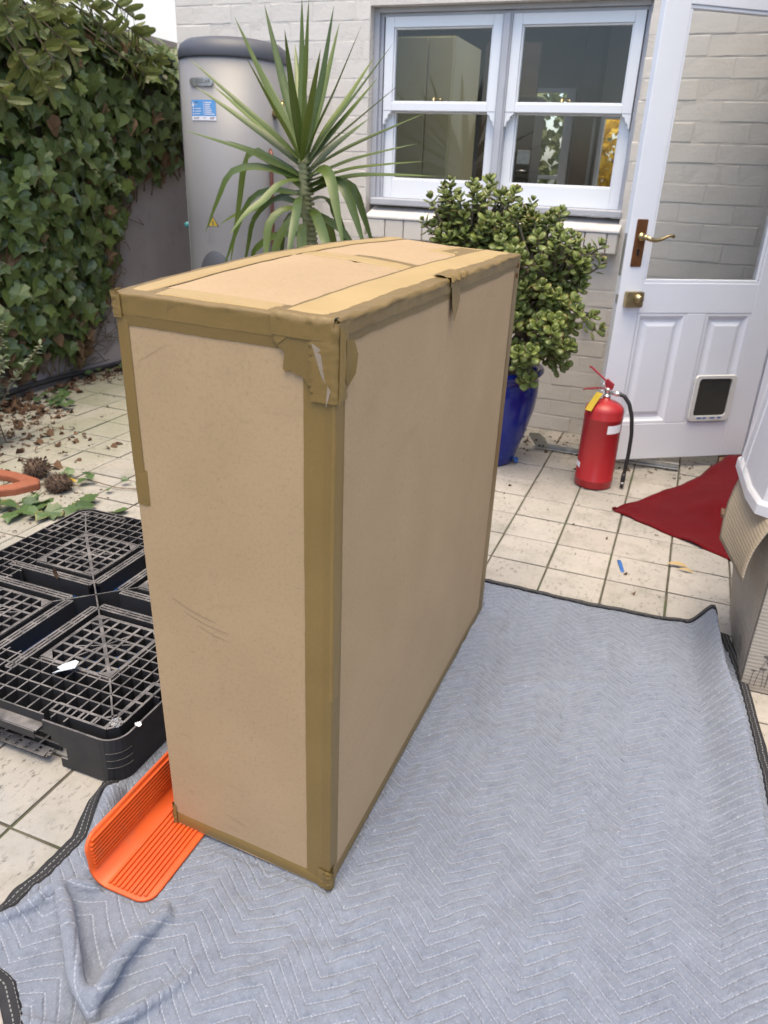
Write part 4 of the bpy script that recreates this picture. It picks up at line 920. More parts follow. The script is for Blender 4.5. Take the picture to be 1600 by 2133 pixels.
# metal rail with plate on the floor behind it
rail = thing('metal_rail', (-.4, 3.70, 0), 'worn metal rail with painted end plate on the paving between pot and extinguisher', 'rail')
m = MB(); m.box((-.575, 3.705, .014), (.12, 3.709, .036)); m.box((-.575, 3.688, .010), (.12, 3.709, .0138)); m.box((-.575, 3.688, .0362), (.12, 3.709, .040)); m.build('channel', MT['steel'], rail, bev=.0015)
m = MB(); m.prism([(-.605, .094), (-.555, .098), (-.53, .075), (-.505, .030), (-.51, .008), (-.57, .006), (-.588, .04), (-.61, .075)], lambda a, b, t: (a, t-.5*(b-.0)+.02, b), 3.690, 3.694); m.build('end_plate', MT['oldpaint'], rail, bev=.001)
for a, b in ((-.535, .022), (-.552, .022), (-.57, .055)): MB().tube([(a, 3.708-.5*b, b), (a, 3.702-.5*b, b)], .0055, 10).build('rivet', MT['ink'], rail, True)
sc = MB(); sc.grid(lambda u_, v_: (-.66+.05*u_+.01*fbm(u_*3, v_*3, 1), 3.42+.04*v_+.01*fbm(u_*3, v_*3, 5), .006+.025*abs(fbm(u_*2.2, v_*2.2, 9))+.01*math.sin(3*u_)), 8, 8)
o = sc.build('blue_rag', MT['bluetape'], None, True); so = o.modifiers.new('s', 'SOLIDIFY'); so.thickness = .002; tag(o, 'crumpled blue scrap beside the foot of the blue pot', 'scrap')
# ================================================================ red carpet
up = [(-.119, 3.066), (-.027, 3.208), (.105, 3.44), (.20, 3.585), (.275, 3.73), (.335, 3.86), (.42, 3.925), (.60, 3.93)]
lo = [(-.119, 3.066), (.003, 2.983), (.121, 2.913), (.251, 2.838), (.339, 2.785), (.46, 2.72), (.60, 2.64), (.78, 2.55)]
def pint(P, t):
    k = t*(len(P)-1); i = min(int(k), len(P)-2); return Vector((*P[i], 0)).lerp(Vector((*P[i+1], 0)), k-i)
def carp(u_, v_):
    a, b = pint(lo, u_), pint(up, u_); p = a.lerp(b, v_); step = max(0, min(1, (p.x-.14)/.2))*max(0, min(1, (p.y-3.0)/.25))
    z = .007+.0045*fbm(p.x*9, p.y*9, 2)+.054*step*step*(3-2*step)+(.006*(.5+.5*math.sin(u_*37)) if v_ > .93 else 0)+(.008*max(0, math.sin(u_*21))**4 if v_ < .06 else 0)
    p.x += .006*fbm(u_*9, v_*2, 4); p.y += .007*fbm(u_*12, v_*2, 8); return (p.x, p.y, z)
m = MB(); m.grid(carp, 70, 30); o = m.build('carpet', MT['carpet'], None, True); so = o.modifiers.new('s', 'SOLIDIFY'); so.thickness = .006; so.offset = -1
tag(o, 'red carpet runner spilling from the doorway onto the paving', 'carpet')
# ================================================================ small scraps
o = MB().grid(lambda u_, v_: (-.055+.012*u_+.055*v_*.4, 2.60-.085*v_+.004*u_, .003+.002*math.sin(5*v_)), 2, 6).build('tape_scrap', MT['bluetape'], None, True); tag(o, 'short strip of blue tape lying on the paving', 'tape scrap'); so = o.modifiers.new('s', 'SOLIDIFY'); so.thickness = .001
for (x, y, a, s, lab) in ((.165, 2.615, .2, .075, 'longer pale dry leaf curled on the paving near the carton'), (.205, 2.59, -.15, .055, 'shorter pale dry leaf on the paving near the carton')):
    me = leaf_mesh([(0, 0), (.08, .2), (.13, .5), (.08, .8), (0, 1), (-.08, .8), (-.13, .5), (-.08, .2)], 'dry_leaf', M_('pale_leaf', (.45, .33, .15), None, rough=.7), .8, .1, .02, 61)
    o = link('dry_leaf', me, None, orient((x-.05, y+.03, .008), (math.cos(a), math.sin(a)*.5, .05), (0, -.3, 1), s)); tag(o, lab, 'leaf')
# ================================================================ carton at the right edge, with tub on top
car = thing('open_carton', (.55, 2.15, 0), 'grey-brown printed cardboard carton with open flap at the right edge', 'carton')
m = MB(); NBt, FBt, NTp, FTp = Vector((.338, 1.957, .004)), Vector((.322, 2.36, .004)), Vector((.336, 1.955, .50)), Vector((.248, 2.40, .50))
def cside(u_, v_):
    a, b = NBt.lerp(FBt, u_), NTp.lerp(FTp, u_); p = a.lerp(b, v_); p.x += -.012*math.sin(math.pi*v_)*math.sin(math.pi*u_)*.6+.002*fbm(u_*6, v_*7, 3); return p
def cfront(u_, v_):
    a, b = NBt.lerp(Vector((.93, 1.972, .004)), u_), NTp.lerp(Vector((.93, 1.97, .5)), u_); p = a.lerp(b, v_); p.y += -.008*math.sin(math.pi*v_)*math.sin(math.pi*u_)+.0015*fbm(u_*9, v_*7, 6); return p
m.grid(cside, 16, 20); m.grid(lambda u_, v_: cfront(1-u_, v_), 24, 20)
m.add([(.93, 1.972, .004), (.93, 2.4, .004), (.93, 2.4, .5), (.93, 1.97, .5)], [(0, 1, 2, 3)]); m.add([FBt, FTp, (.93, 2.4, .5), (.93, 2.4, .004)], [(0, 1, 2, 3)])
m.add([(.34, 1.96, .497), (.925, 1.975, .497), (.925, 2.39, .497), (.255, 2.395, .497)], [(0, 1, 2, 3)])
m.build('body', MT['card2'], car, False)
m = MB()
def flap(u_, v_):                                                  # u along the hinge (near to far), v down
    top = Vector((.31, 1.935, .505)).lerp(Vector((.262, 2.36, .50)), u_); bot = Vector((.272, 1.918, .345)).lerp(Vector((.222, 2.17, .345)), u_)
    p = top.lerp(bot, v_); p.x -= .012*math.sin(math.pi*v_)+.0015*fbm(u_*8, v_*8, 2); return p
m.grid(flap, 14, 12); o = m.build('side_flap', MT['card3'], car, True); so = o.modifiers.new('s', 'SOLIDIFY'); so.thickness = .004; so.offset = 1
m = MB()
m.tube([NBt+Vector((-.001, -.001, 0)), NBt.lerp(NTp, .25)+Vector((-.003, -.003, 0)), NBt.lerp(NTp, .6)+Vector((-.001, -.001, 0)), NTp+Vector((-.001, -.001, 0))], .0022, 6); m.build('crushed_edge', MT['ink'], car)
m = MB()                                                            # printed meadow on the near face, box mark on the side
def fpt(a, b, d=.0016): p = cfront(a, b); return Vector((p.x, p.y-d, p.z))
for a, h, lean, rr_ in ((.035, .10, .004, .007), (.055, .20, .03, .014), (.10, .30, .05, .02), (.10, .16, .0, .012), (.125, .13, .01, .014), (.085, .12, -.01, .01), (.15, .22, .03, .016), (.19, .28, -.02, .018), (.23, .18, .02, .013)):
    P = [fpt(a+lean*t*t, .035+h*t) for t in np.linspace(0, 1, 7)]
    for p, q in zip(P[:-1], P[1:]): m.add([p+Vector((-.0007, 0, 0)), p+Vector((.0007, 0, 0)), q+Vector((.0007, 0, 0)), q+Vector((-.0007, 0, 0))], [(0, 1, 2, 3)])
    c = P[-1]; n = 10; m.add([c+Vector((rr_*math.cos(6.283*k/n), -.0002, .3*rr_*math.sin(6.283*k/n)+.1*rr_*math.cos(12.57*k/n))) for k in range(n)], [tuple(range(n))])
def spt(a, b, d=.0022): p = cside(a, b); return Vector((p.x-d, p.y, p.z))
def sline(a0, b0, a1, b1, w_=.0012):
    p, q = spt(a0, b0), spt(a1, b1); d = (q-p); n_ = Vector((1, 0, 0)).cross(d).normalized()*w_/2; m.add([p-n_, p+n_, q+n_, q-n_], [(0, 1, 2, 3)])
for a0, b0, a1, b1 in ((.10, .06, .10, .30), (.10, .30, .42, .30), (.42, .30, .42, .24), (.42, .24, .10, .24), (.42, .06, .42, .13), (.16, .26, .20, .28), (.22, .26, .25, .28), (.28, .26, .31, .28), (.34, .26, .37, .28)): sline(a0, b0, a1, b1)
for a0, b0, a1, b1 in ((.20, .10, .26, .20), (.26, .20, .32, .10), (.20, .10, .32, .10), (.22, .12, .26, .17), (.26, .17, .30, .12), (.18, .15, .26, .215), (.26, .215, .34, .15)): sline(a0, b0, a1, b1, .002)
m.build('print', MT['ink'], car)
tub = thing('plastic_tub', (.45, 2.2, .5), 'translucent white plastic tub upside down on the open carton', 'tub')
rim = [(.252, 2.10), (.236, 2.36), (.29, 2.42), (.72, 2.46), (.76, 2.42), (.79, 2.06), (.75, 1.98), (.33, 1.965), (.27, 2.0)]
cx_, cy_ = .52, 2.2
def ring(s, z): return [(cx_+(x-cx_)*s, cy_+(y-cy_)*s, z) for x, y in rim]
lv = [(1.0, .503), (1.0, .530), (.985, .534), (.955, .536), (.93, .60), (.90, .70), (.87, .80), (.84, .86), (.78, .875)]
v = [p for s, z in lv for p in ring(s, z)]; n = len(rim); m = MB(); m.add(v, [(i*n+k, i*n+(k+1) % n, i*n+n+(k+1) % n, i*n+n+k) for i in range(len(lv)-1) for k in range(n)]+[tuple(range((len(lv)-1)*n, len(lv)*n))])
o = m.build('shell', MT['tub'], tub, False); so = o.modifiers.new('s', 'SOLIDIFY'); so.thickness = .003; bevel(o, .006, 2, 25)
m = MB()
for x, y in ((.262, 2.22), (.258, 2.3)): m.bar((x, y, .81), (x-.022, y, .54), .006, .004, (-1, 0, .1))
m.build('wall_rib', MT['tub'], tub)
# dark crate just inside the frame, right
cr = thing('black_crate', (.52, 1.62, 0), 'black plastic crate at the right edge below the printed carton', 'crate')
m = MB(); frame_ring(m, .455, .85, .002, .13, 1.42, 1.44, .02, .02, .02, .02); m.box((.455, 1.44, .002), (.47, 1.80, .05)); m.box((.455, 1.44, .10), (.47, 1.80, .13)); 
for k in range(6): m.box((.457, 1.45+.066*k, .05), (.468, 1.462+.066*k, .10))
m.box((.47, 1.80, .002), (.85, 1.815, .13)); m.box((.84, 1.44, .002), (.85, 1.80, .13)); m.build('shell', MT['blackplastic'], cr, bev=.003); MB().box((.471, 1.441, .003), (.839, 1.799, .012)).build('base', MT['blackplastic'], cr)

# ================================================================ plastic pallet and blue sheet
o = MB().grid(lambda u_, v_: (-2.06+1.0*u_+.01*fbm(v_*4, u_, 1), 1.09+.66*v_+.015*fbm(u_*3, v_, 5), .004+.004*abs(fbm(u_*5, v_*5, 2))), 30, 20).build('blue_sheet', MT['bluesheet'], None, True)
so = o.modifiers.new('s', 'SOLIDIFY'); so.thickness = .0015; tag(o, 'blue plastic sheet lying under the black pallet', 'sheet')
PCX, PCY, PHX, PHY, PZ = -1.42, 1.455, .452, .466, .128
pal = thing('plastic_pallet', (PCX, PCY, 0), 'dusty black plastic grid pallet with a broken corner', 'pallet')
def P3(a, b, z): return (PCX+a, PCY+b, z)
def pbar(m, a0, b0, a1, b1, w_, h, z=PZ): m.bar(P3(a0, b0, z), P3(a1, b1, z), w_, h)
Q0, QH = .190, .105
for qx in (-1, 1):
    for qy in (-1, 1):
        cx_, cy_ = qx*Q0, qy*Q0; m = MB(); N = 6
        for k in range(N+1):
            t = -QH+2*QH*k/N; w_ = .010 if k in (0, N) else .0072
            pbar(m, cx_+t, cy_-QH, cx_+t, cy_+QH, w_, .022, PZ-.0006*(k % 2)-.0003); pbar(m, cx_-QH, cy_+t, cx_+QH, cy_+t, w_, .020, PZ-.0012-.0005*(k % 2))
        pbar(m, cx_-QH, cy_+QH, cx_+QH, cy_-QH, .009, .018, PZ+.0008)
        for sx in (-1, 1):
            pbar(m, cx_, cy_, cx_+sx*QH*.67, cy_+sx*QH*.33, .004, .012, PZ-.0025); pbar(m, cx_, cy_, cx_+sx*QH*.33, cy_+sx*QH*.67, .004, .012, PZ-.0028)
            for sy in (-1, 1):
                pts = [(0, 0), (-sx*.035, 0), (0, -sy*.035)]
                if sx*sy < 0: pts = pts[::-1]
                m.prism([(cx_+sx*QH+a, cy_+sy*QH+b) for a, b in pts], lambda a, b, t: P3(a, b, t), PZ-.014, PZ+.0014)
        m.build('grid_panel', MT['pallet'], pal, bev=None)
        m = MB()                                                    # skirt below each grid panel
        e_ = QH+.004
        for a0, b0, a1, b1 in ((-e_, -e_, e_, -e_), (-e_, e_, e_, e_), (-e_, -e_, -e_, e_), (e_, -e_, e_, e_)): pbar(m, cx_+a0, cy_+b0, cx_+a1, cy_+b1, .003, .085, PZ-.004)
        m.build('panel_skirt', MT['pallet'], pal)
def ladder(a0, b0, a1, b1, half):
    m = MB(); d = Vector((a1-a0, b1-b0, 0)); Ln = d.length; d.normalize(); s = Vector((-d.y, d.x, 0))
    for k, o_ in enumerate((-half, 0, half)): p = Vector((a0, b0, 0))+s*o_; q = Vector((a1, b1, 0))+s*o_; pbar(m, p.x, p.y, q.x, q.y, .0065, .05 if o_ else .01, PZ-.0004*k)
    n = max(2, int(Ln/.042))
    for k in range(n+1):
        c = Vector((a0, b0, 0))+d*(Ln*k/n); p = c-s*half; q = c+s*half; pbar(m, p.x, p.y, q.x, q.y, .007, .01, PZ-.0016)
    m.build('rib_strip', MT['pallet'], pal)
for s in (-1, 1):
    for t in (.045,):
        ladder(s*t, .056, s*t, .36, .011); ladder(s*t, -.36, s*t, -.056, .011); ladder(.056, s*t, .36, s*t, .011); ladder(-.36, s*t, -.056, s*t, .011)
for a in (-1, 1):
    for b in (-1, 1):
        m = MB(); pbar(m, a*.002, b*.002, a*.085, b*.085, .004, .06)
        m.build('centre_web', MT['pallet'], pal); m = MB(); pbar(m, a*(Q0+QH), b*(Q0+QH), a*(PHX-.03), b*(PHY-.03), .004, .07, PZ-.0007); m.build('corner_web', MT['pallet'], pal)
# outer thin ribs: one mesh a side
RI = Q0+QH+.012; m4 = {}
def cut(a, b): return abs(a) < .012 and abs(b) < RI
for side in range(4):
    m = MB(); rot = Matrix.Rotation(side*math.pi/2, 2); hx, hy = (PHX, PHY) if side % 2 == 0 else (PHY, PHX)
    def rb(a0, b0, a1, b1, w_, h, z): p = rot @ Vector((a0, b0)); q = rot @ Vector((a1, b1)); pbar(m, p.x, p.y, q.x, q.y, w_, h, z)
    for k in range(1, 4): b = RI+(hy-.012-RI)*k/4; rb(-hx+.02, b, hx-.02, b, .0042, .042, PZ-.001*k*.4)
    n = 17
    for k in range(n+1): a = -RI-.0+2*RI*k/n; rb(a, RI-.012, a, hy-.004, .0042, .04, PZ-.0021)
    for zz_ in (-.04,): rb(-RI, RI, RI, RI, .004, .07, PZ-.0026)
    m.build('outer_ribs', MT['pallet'], pal)
# rim with wide lips between the corners
CF = .20
for side in range(4):
    m = MB(); rot = Matrix.Rotation(side*math.pi/2, 2); hx, hy = (PHX, PHY) if side % 2 == 0 else (PHY, PHX)
    def q3(a, b, z): p = rot @ Vector((a, b)); return P3(p.x, p.y, z)
    def slab(a0, a1, b0, b1, z0, z1): m.add([q3(a, b, z) for z in (z0, z1) for b in (b0, b1) for a in (a0, a1)], [(0, 2, 3, 1), (4, 5, 7, 6), (0, 1, 5, 4), (2, 6, 7, 3), (0, 4, 6, 2), (1, 3, 7, 5)])
    slab(-hx+CF, hx-CF, hy-.004, hy+.026, PZ-.030, PZ-.024); slab(-hx+CF, hx-CF, hy-.006, hy-.002, PZ-.05, PZ+.0006); slab(-hx+CF+.003, hx-CF-.003, hy+.0262, hy+.029, PZ-.045, PZ-.0245)
    m.build('lip', MT['pallet'], pal, bev=.002)
# corner feet: rounded walls
for qx in (-1, 1):
    for qy in (-1, 1):
        near = qx > 0 and qy < 0; m = MB(); r_ = .045; path = []
        path.append((qx*(PHX-CF), qy*PHY)); 
        for k in range(7):
            g = R(90-90*k/6); path.append((qx*(PHX-r_+r_*math.cos(g)), qy*(PHY-r_+r_*math.sin(g))))
        path.append((qx*PHX, qy*(PHY-CF)))
        bulge = 1.012
        pb = [(a*bulge, b*bulge) for a, b in path]
        for i in range(len(pb)-1):
            segs = 8 if i in (0, len(pb)-2) else 1
            for k in range(segs):
                a0, b0 = [pb[i][j]+(pb[i+1][j]-pb[i][j])*k/segs for j in (0, 1)]; a1, b1 = [pb[i][j]+(pb[i+1][j]-pb[i][j])*(k+1)/segs for j in (0, 1)]
                spans = [(0.004, PZ-.006)]
                if near and i == 0 and k in (1, 2): spans = [(.07, PZ-.006)] if k == 1 else [(.004, .028), (.062, PZ-.006)]
                if near and i == 0 and k == 0: spans = [(.085, PZ-.006)]
                for z0, z1 in spans: m.bar(P3(a0, b0, z1), P3(a1, b1, z1), .0045, z1-z0)
        if near:
            for z in (.045, .065, .085):
                for i in range(2, len(pb)-2): m.bar(P3(pb[i][0]*1.003, pb[i][1]*1.003, z), P3(pb[i+1][0]*1.003, pb[i+1][1]*1.003, z), .004, .004)
        ft = m.build('corner_foot', MT['pallet'], pal)
        m = MB()                                                   # inner slotted corner ledge
        for k, ins in enumerate((.022, .05)):
            pts = [(qx*(PHX-CF), qy*(PHY-ins)), (qx*(PHX-ins-.02), qy*(PHY-ins)), (qx*(PHX-ins), qy*(PHY-ins-.02)), (qx*(PHX-ins), qy*(PHY-CF))]
            for p, q in zip(pts[:-1], pts[1:]): pbar(m, *p, *q, .006, .055, PZ-.0007*k)
        for k in range(5):
            t = k/4*(CF-.05); pbar(m, qx*(PHX-CF+t), qy*(PHY-.022), qx*(PHX-CF+t), qy*(PHY-.05), .006, .02, PZ-.0019); pbar(m, qx*(PHX-.022), qy*(PHY-CF+t), qx*(PHX-.05), qy*(PHY-CF+t), .006, .02, PZ-.0019)
        m.build('corner_ledge', MT['pallet'], pal)
# bottom boards with slots (the near one has snapped off)
def bottom_board(a0, a1, b0, b1, z0, z1, broken):
    m = MB(); n = int((a1-a0)/.052); rows = 4
    for k in range(n):
        x0 = a0+(a1-a0)*k/n; x1 = a0+(a1-a0)*(k+1)/n; m.box(P3(x0, b0+.028, z0+.002), P3(x0+.007, b1, z1-.001))
    for r2 in range(1, rows+1): b = b0+.028+(b1-b0-.028)*r2/rows; m.box(P3(a0, b-.003, z0+.002), P3(a1, b+.003, z1-.002))
    y0, y1 = b0, b0+.03; rnd = random.Random(3)                          # front plate: two rows of round holes
    k = 0; x = a0
    while x < a1-.02:
        m.box(P3(x, y0, z1-.004), P3(x+.022, y1, z1)); m.box(P3(x+.022, y0, z1-.004), P3(x+.030, y0+.007, z1)); m.box(P3(x+.022, y0+.013, z1-.004), P3(x+.030, y0+.018, z1)); m.box(P3(x+.022, y0+.024, z1-.004), P3(x+.030, y1, z1)); x += .030
    if broken:
        for k in range(4): m.box(P3(a1-.012+.004*k, y0+.007*k, z1-.004), P3(a1-.012+rnd.uniform(.008, .022), y0+.007*k+.006, z1))
    m.build('bottom_board', MT['pallet'], pal, bev=.001)
bottom_board(-PHX+.02, .26, -PHY-.018, -PHY+.09, .004, .024, True); bottom_board(-PHX+.02, PHX-.02, -.05, .05, .004, .022, False); bottom_board(-PHX+.02, PHX-.02, PHY-.10, PHY-.01, .004, .022, False)
# bits on the pallet
m = MB(); m.prism([(-.016, -.028), (-.004, -.012), (-.024, -.004), (-.018, .012), (.004, .03), (.022, .024), (.036, -.004), (.014, -.014)], lambda a, b, t: (-1.235+a*.95+.3*b*0, 1.135+b, t+.25*a+.012), PZ+.002, PZ+.0035); tag(m.build('paper_scrap', MT['paper'], None), 'torn pale blue paper scrap lying on the black pallet', 'paper scrap')
me = leaf_mesh(OVAL, 'withered_leaf', MT['litter'], .6, -.3, .05, 71)
o = link('withered_leaf', me, None, orient((-1.59, 1.485, PZ-.01), (.05, .2, 1), (0, -1, .2), .045)); tag(o, 'withered leaf standing up on the pallet rib', 'leaf')
for (x, y, z, s, lab) in ((-1.0, 1.032, PZ+.003, .026, 'torn clear film stuck on the near corner of the pallet'), (-.955, 1.05, PZ+.001, .014, 'tiny white film scrap on the pallet rim')):
    m = MB(); m.grid(lambda u_, v_: (x+s*(u_-.5)+.3*s*fbm(u_*3, v_*3, s*90), y+s*.8*(v_-.5)+.3*s*fbm(u_*3, v_*3, 3), z+.35*s*abs(fbm(u_*3.5, v_*3.5, 7))), 7, 7); tag(m.build('film_scrap', MT['film'] if s > .02 else MT['label_white'], None), lab, 'film scrap')
# ================================================================ moving blanket
_LAT = RNG.random((64, 64))
def vno(x, y, sc, seed=0):
    x = x*sc+seed*7.13+100; y = y*sc+seed*3.77+100; i = np.floor(x).astype(int); j = np.floor(y).astype(int); fx = x-i; fy = y-j
    fx = fx*fx*(3-2*fx); fy = fy*fy*(3-2*fy); g_ = lambda a, b: _LAT[a % 64, b % 64]
    return (g_(i, j)*(1-fx)*(1-fy)+g_(i+1, j)*fx*(1-fy)+g_(i, j+1)*(1-fx)*fy+g_(i+1, j+1)*fx*fy)*2-1
def dpoly(x, y, P):
    best = np.full(x.shape, 9.); par = np.zeros(x.shape); tot = len(P)-1
    for k in range(tot):
        a, b = np.array(P[k]), np.array(P[k+1]); d = b-a; t = np.clip(((x-a[0])*d[0]+(y-a[1])*d[1])/(d@d), 0, 1)
        dd = np.hypot(x-a[0]-t*d[0], y-a[1]-t*d[1]); m_ = dd < best; best = np.where(m_, dd, best); par = np.where(m_, (k+t)/tot, par)
    return best, par
def fold_tube(x, y, P, H, w_, p=.6):
    d, t = dpoly(x, y, P); q = np.clip(1-(d/w_)**2, 0, 1)
    env = np.clip(np.minimum(t, 1-t)*6+.35, 0, 1) if len(P) > 2 else 1
    return H*env*q**p
NU, NV = 400, 500
sv = np.linspace(0, 1, NU+1); tv = np.linspace(0, 1, NV+1); S, Tt = np.meshgrid(sv, tv)
x0 = -1.0+1.39*S
YN = np.interp(x0, [-1.02, -.95, -.87, -.78, -.6, -.2, .4], [.56, .548, .536, .478, .40, .35, .33])
YF = 2.226+.006*np.sin(x0*9)+.018*np.exp(-((x0-.26)/.05)**2)-.02*np.clip((x0-.30)/.08, 0, 1)
y0 = YN+(YF-YN)*Tt
XL = np.interp(y0, [.3, .6, .644, .69, .75, .827, .86, .914, .97, 1.0, 1.3, 2.3], [-1.0, -.965, -.961, -.96, -.95, -.948, -.963, -.987, -.994, -1.0, -1.0, -.98])
XR = np.interp(y0, [.3, .9, 1.6, 1.963, 2.12, 2.24], [.44, .43, .39, .352, .325, .30])
X = XL+(XR-XL)*S; Y = y0.copy()
Z = .012+.0045*vno(X, Y, 5, 1)+.0026*vno(X, Y, 13, 2)+.0014*vno(X, Y*.5, 34, 12)
# quilting: zig-zag rows of stitching
def tri(a): return np.abs((a % 1)*2-1)
rx = X+.014*vno(X, Y, 4, 5)+.004*vno(X, Y, 15, 15); ry = Y+.016*vno(X, Y, 3.3, 6)+.0035*vno(X, Y, 17, 16)
HP = .083
phase = (ry+.067*tri((rx+.055*ry)/(2*HP)))/.0252
q = np.abs(((phase+.5) % 1)-.5)*2
edgef = np.clip(np.minimum.reduce([S, 1-S, Tt*1.3, (1-Tt)*1.3])/.022, 0, 1)
Z += .0068*np.clip(q, 0, 1)**.4*(.75+.4*vno(X, Y, 9, 8))*edgef+.0035*(1-edgef)
Z += .0034*vno(X, Y, 42, 3)*np.clip(.4+vno(X, Y, 7, 4), 0, 1)
# low wrinkles
for P, H, w_ in (([(-.40, 1.68), (-.27, 1.665), (-.12, 1.76), (.03, 1.80)], .005, .03), ([(-.30, 1.45), (-.1, 1.50), (.12, 1.52)], .005, .05), ([(-.1, .95), (.05, 1.15), (.12, 1.4)], .006, .05), ([(-.5, .66), (-.42, .78), (-.33, .82)], .006, .03), ([(.0, 2.15), (.05, 1.9), (.16, 1.7)], .008, .06)): Z += fold_tube(X, Y, P, H, w_, 1.5)
# long raised fold along the right side
P = [(.240, 2.26), (.256, 2.13), (.270, 1.95), (.305, 1.75), (.325, 1.55), (.335, 1.38), (.35, 1.0), (.36, .6)]
d, t = dpoly(X, Y, P); amp = np.interp(t, [0, .15, .3, .5, .75, 1], [.085, .082, .070, .058, .042, .02]); sgn = X-np.interp(Y, [p[1] for p in P[::-1]], [p[0] for p in P[::-1]])
wl = np.where(sgn > 0, .022, np.interp(Y, [1.2, 1.8, 2.1], [.06, .042, .026])); rid = amp*np.exp(-(np.abs(sgn)/wl)**2)
Z += rid; X = X+np.interp(Y, [1.5, 2.1], [.4, .12])*rid*np.exp(-(sgn/.05)**2)
Z += .010*np.exp(-((sgn-.055)/.018)**2)*(Y < 2.1)
# folds at the left: behind the orange guard and the crumple in front of it
Z = np.maximum(Z, .012+fold_tube(X, Y, [(-.955, .96), (-.925, .895), (-.888, .82), (-.866, .785)], .045, .026))
def crumple(x0_, x1_, y0_, y1_, nx, ny, its=500):
    """loose cloth: edge lengths grow inside a pinned patch until it buckles into folds (position-based dynamics)"""
    gx_, gy_ = np.meshgrid(np.linspace(x0_, x1_, nx), np.linspace(y0_, y1_, ny)); P = np.stack([gx_, gy_, np.full_like(gx_, .004)], -1); F0 = P.copy()
    ex = .48*np.exp(-(((gx_+.78)/.115)**2+((gy_-.65)/.088)**2))+.25*np.exp(-(((gx_+.69)/.07)**2+((gy_-.65)/.08)**2))
    seeds = ([(-.945, .715), (-.853, .715), (-.80, .712), (-.735, .735)], [(-.735, .748), (-.742, .70), (-.768, .65), (-.80, .615)], [(-.785, .575), (-.725, .585), (-.67, .635), (-.615, .725)], [(-.87, .555), (-.82, .60), (-.785, .645)])
    P[..., 2] += np.maximum.reduce([fold_tube(gx_, gy_, q_, .032, .026, 1.2) for q_ in seeds])*(1+.3*vno(gx_, gy_, 16, 31))
    pin = np.zeros(gx_.shape, bool); pin[0] = pin[-1] = True; pin[:, 0] = pin[:, -1] = True
    w_ = np.where(pin, 0., 1.)
    fam = []
    for dj, di, k in ((0, 1, 1.), (1, 0, 1.), (1, 1, .6), (1, -1, .6), (0, 2, .3), (2, 0, .3), (0, 3, .12), (3, 0, .12), (2, 2, .1), (2, -2, .1)):
        sa = (slice(0, ny-dj), slice(max(0, -di), nx-max(0, di))); sb = (slice(dj, ny), slice(max(0, di), nx+min(0, di)))
        L0 = np.linalg.norm(F0[sb]-F0[sa], axis=-1)*(1+.5*(ex[sa]+ex[sb])); fam.append((sa, sb, L0, k))
    V_ = np.zeros_like(P)
    for it in range(its):
        g_ = min(1., it/(its*.6)); old = P.copy(); V_[..., 2] -= .00005*max(0., g_-.5)*2; P = P+V_*.96*w_[..., None]
        for _ in range(2):
            for sa, sb, L0, k in fam:
                A, B = P[sa], P[sb]; d_ = B-A; ln = np.linalg.norm(d_, axis=-1)+1e-9; base = np.linalg.norm(F0[sb]-F0[sa], axis=-1); L_ = base+(L0-base)*g_
                wa, wb = w_[sa], w_[sb]; ws = wa+wb; ws[ws == 0] = 1; c_ = (k*.45*(ln-L_)/ln/ws)[..., None]*d_
                dp_ = np.zeros_like(P); dp_[sa] += wa[..., None]*c_; P += dp_; dp_[:] = 0; dp_[sb] -= wb[..., None]*c_; P += dp_
            P[..., 2] = np.maximum(P[..., 2], .004)
        V_ = np.clip(P-old, -.004, .004)
    return gx_, gy_, P-F0, ex
RX0, RX1, RY0, RY1 = -.99, -.56, .46, .775
gnx, gny = 62, 46
_, _, DPL, EXC = crumple(RX0, RX1, RY0, RY1, gnx, gny)
fi = np.clip((X-RX0)/(RX1-RX0), 0, 1)*(gnx-1); fj = np.clip((Y-RY0)/(RY1-RY0), 0, 1)*(gny-1)
def csamp(A):
    """smooth (Catmull-Rom) sampling of the coarse patch"""
    i = np.clip(np.floor(fi).astype(int), 0, gnx-2); j = np.clip(np.floor(fj).astype(int), 0, gny-2); u_ = fi-i; v_ = fj-j
    def wts(t_): return (-.5*t_+t_*t_-.5*t_**3, 1-2.5*t_*t_+1.5*t_**3, .5*t_+2*t_*t_-1.5*t_**3, -.5*t_*t_+.5*t_**3)
    wu, wv = wts(u_), wts(v_); out = 0
    for b_ in range(4):
        for a_ in range(4): out = out+A[np.clip(j+b_-1, 0, gny-1), np.clip(i+a_-1, 0, gnx-1)]*wu[a_]*wv[b_]
    return out
pin_ = (np.abs(X-(RX0+RX1)/2) < (RX1-RX0)/2) & (np.abs(Y-(RY0+RY1)/2) < (RY1-RY0)/2)
border = np.clip(np.minimum(S, Tt)/.02, 0, 1)
DX_, DY_, DZ_ = [np.where(pin_, csamp(DPL[..., k]), 0)*border for k in range(3)]
X = X+DX_; Y = Y+DY_; Z = Z+DZ_
ok = (X > -.80) & (X < -.42) & (Y > .91) & (Y < 2.07); Z = np.where(ok, np.minimum(Z, .011), Z)      # pressed flat under the box
ok = (X > -.846) & (X < -.712) & (Y > .748) & (Y < 1.45); Z = np.where(ok, np.minimum(Z, .0112), Z)  # and under the guard
ok = (X < -.950) & (Y > .975) & (Y < 1.95); Z = np.where(ok, np.minimum(Z, .006), Z)
Z[:, 0] -= .002; Z = np.maximum(Z, .004)
bl = thing('moving_blanket', (-.3, 1.3, 0), 'blue-grey quilted moving blanket with black stitched edge spread on the paving', 'blanket')
co = np.stack([X, Y, Z], -1).reshape(-1, 3); idx = np.arange((NU+1)*(NV+1)).reshape(NV+1, NU+1)
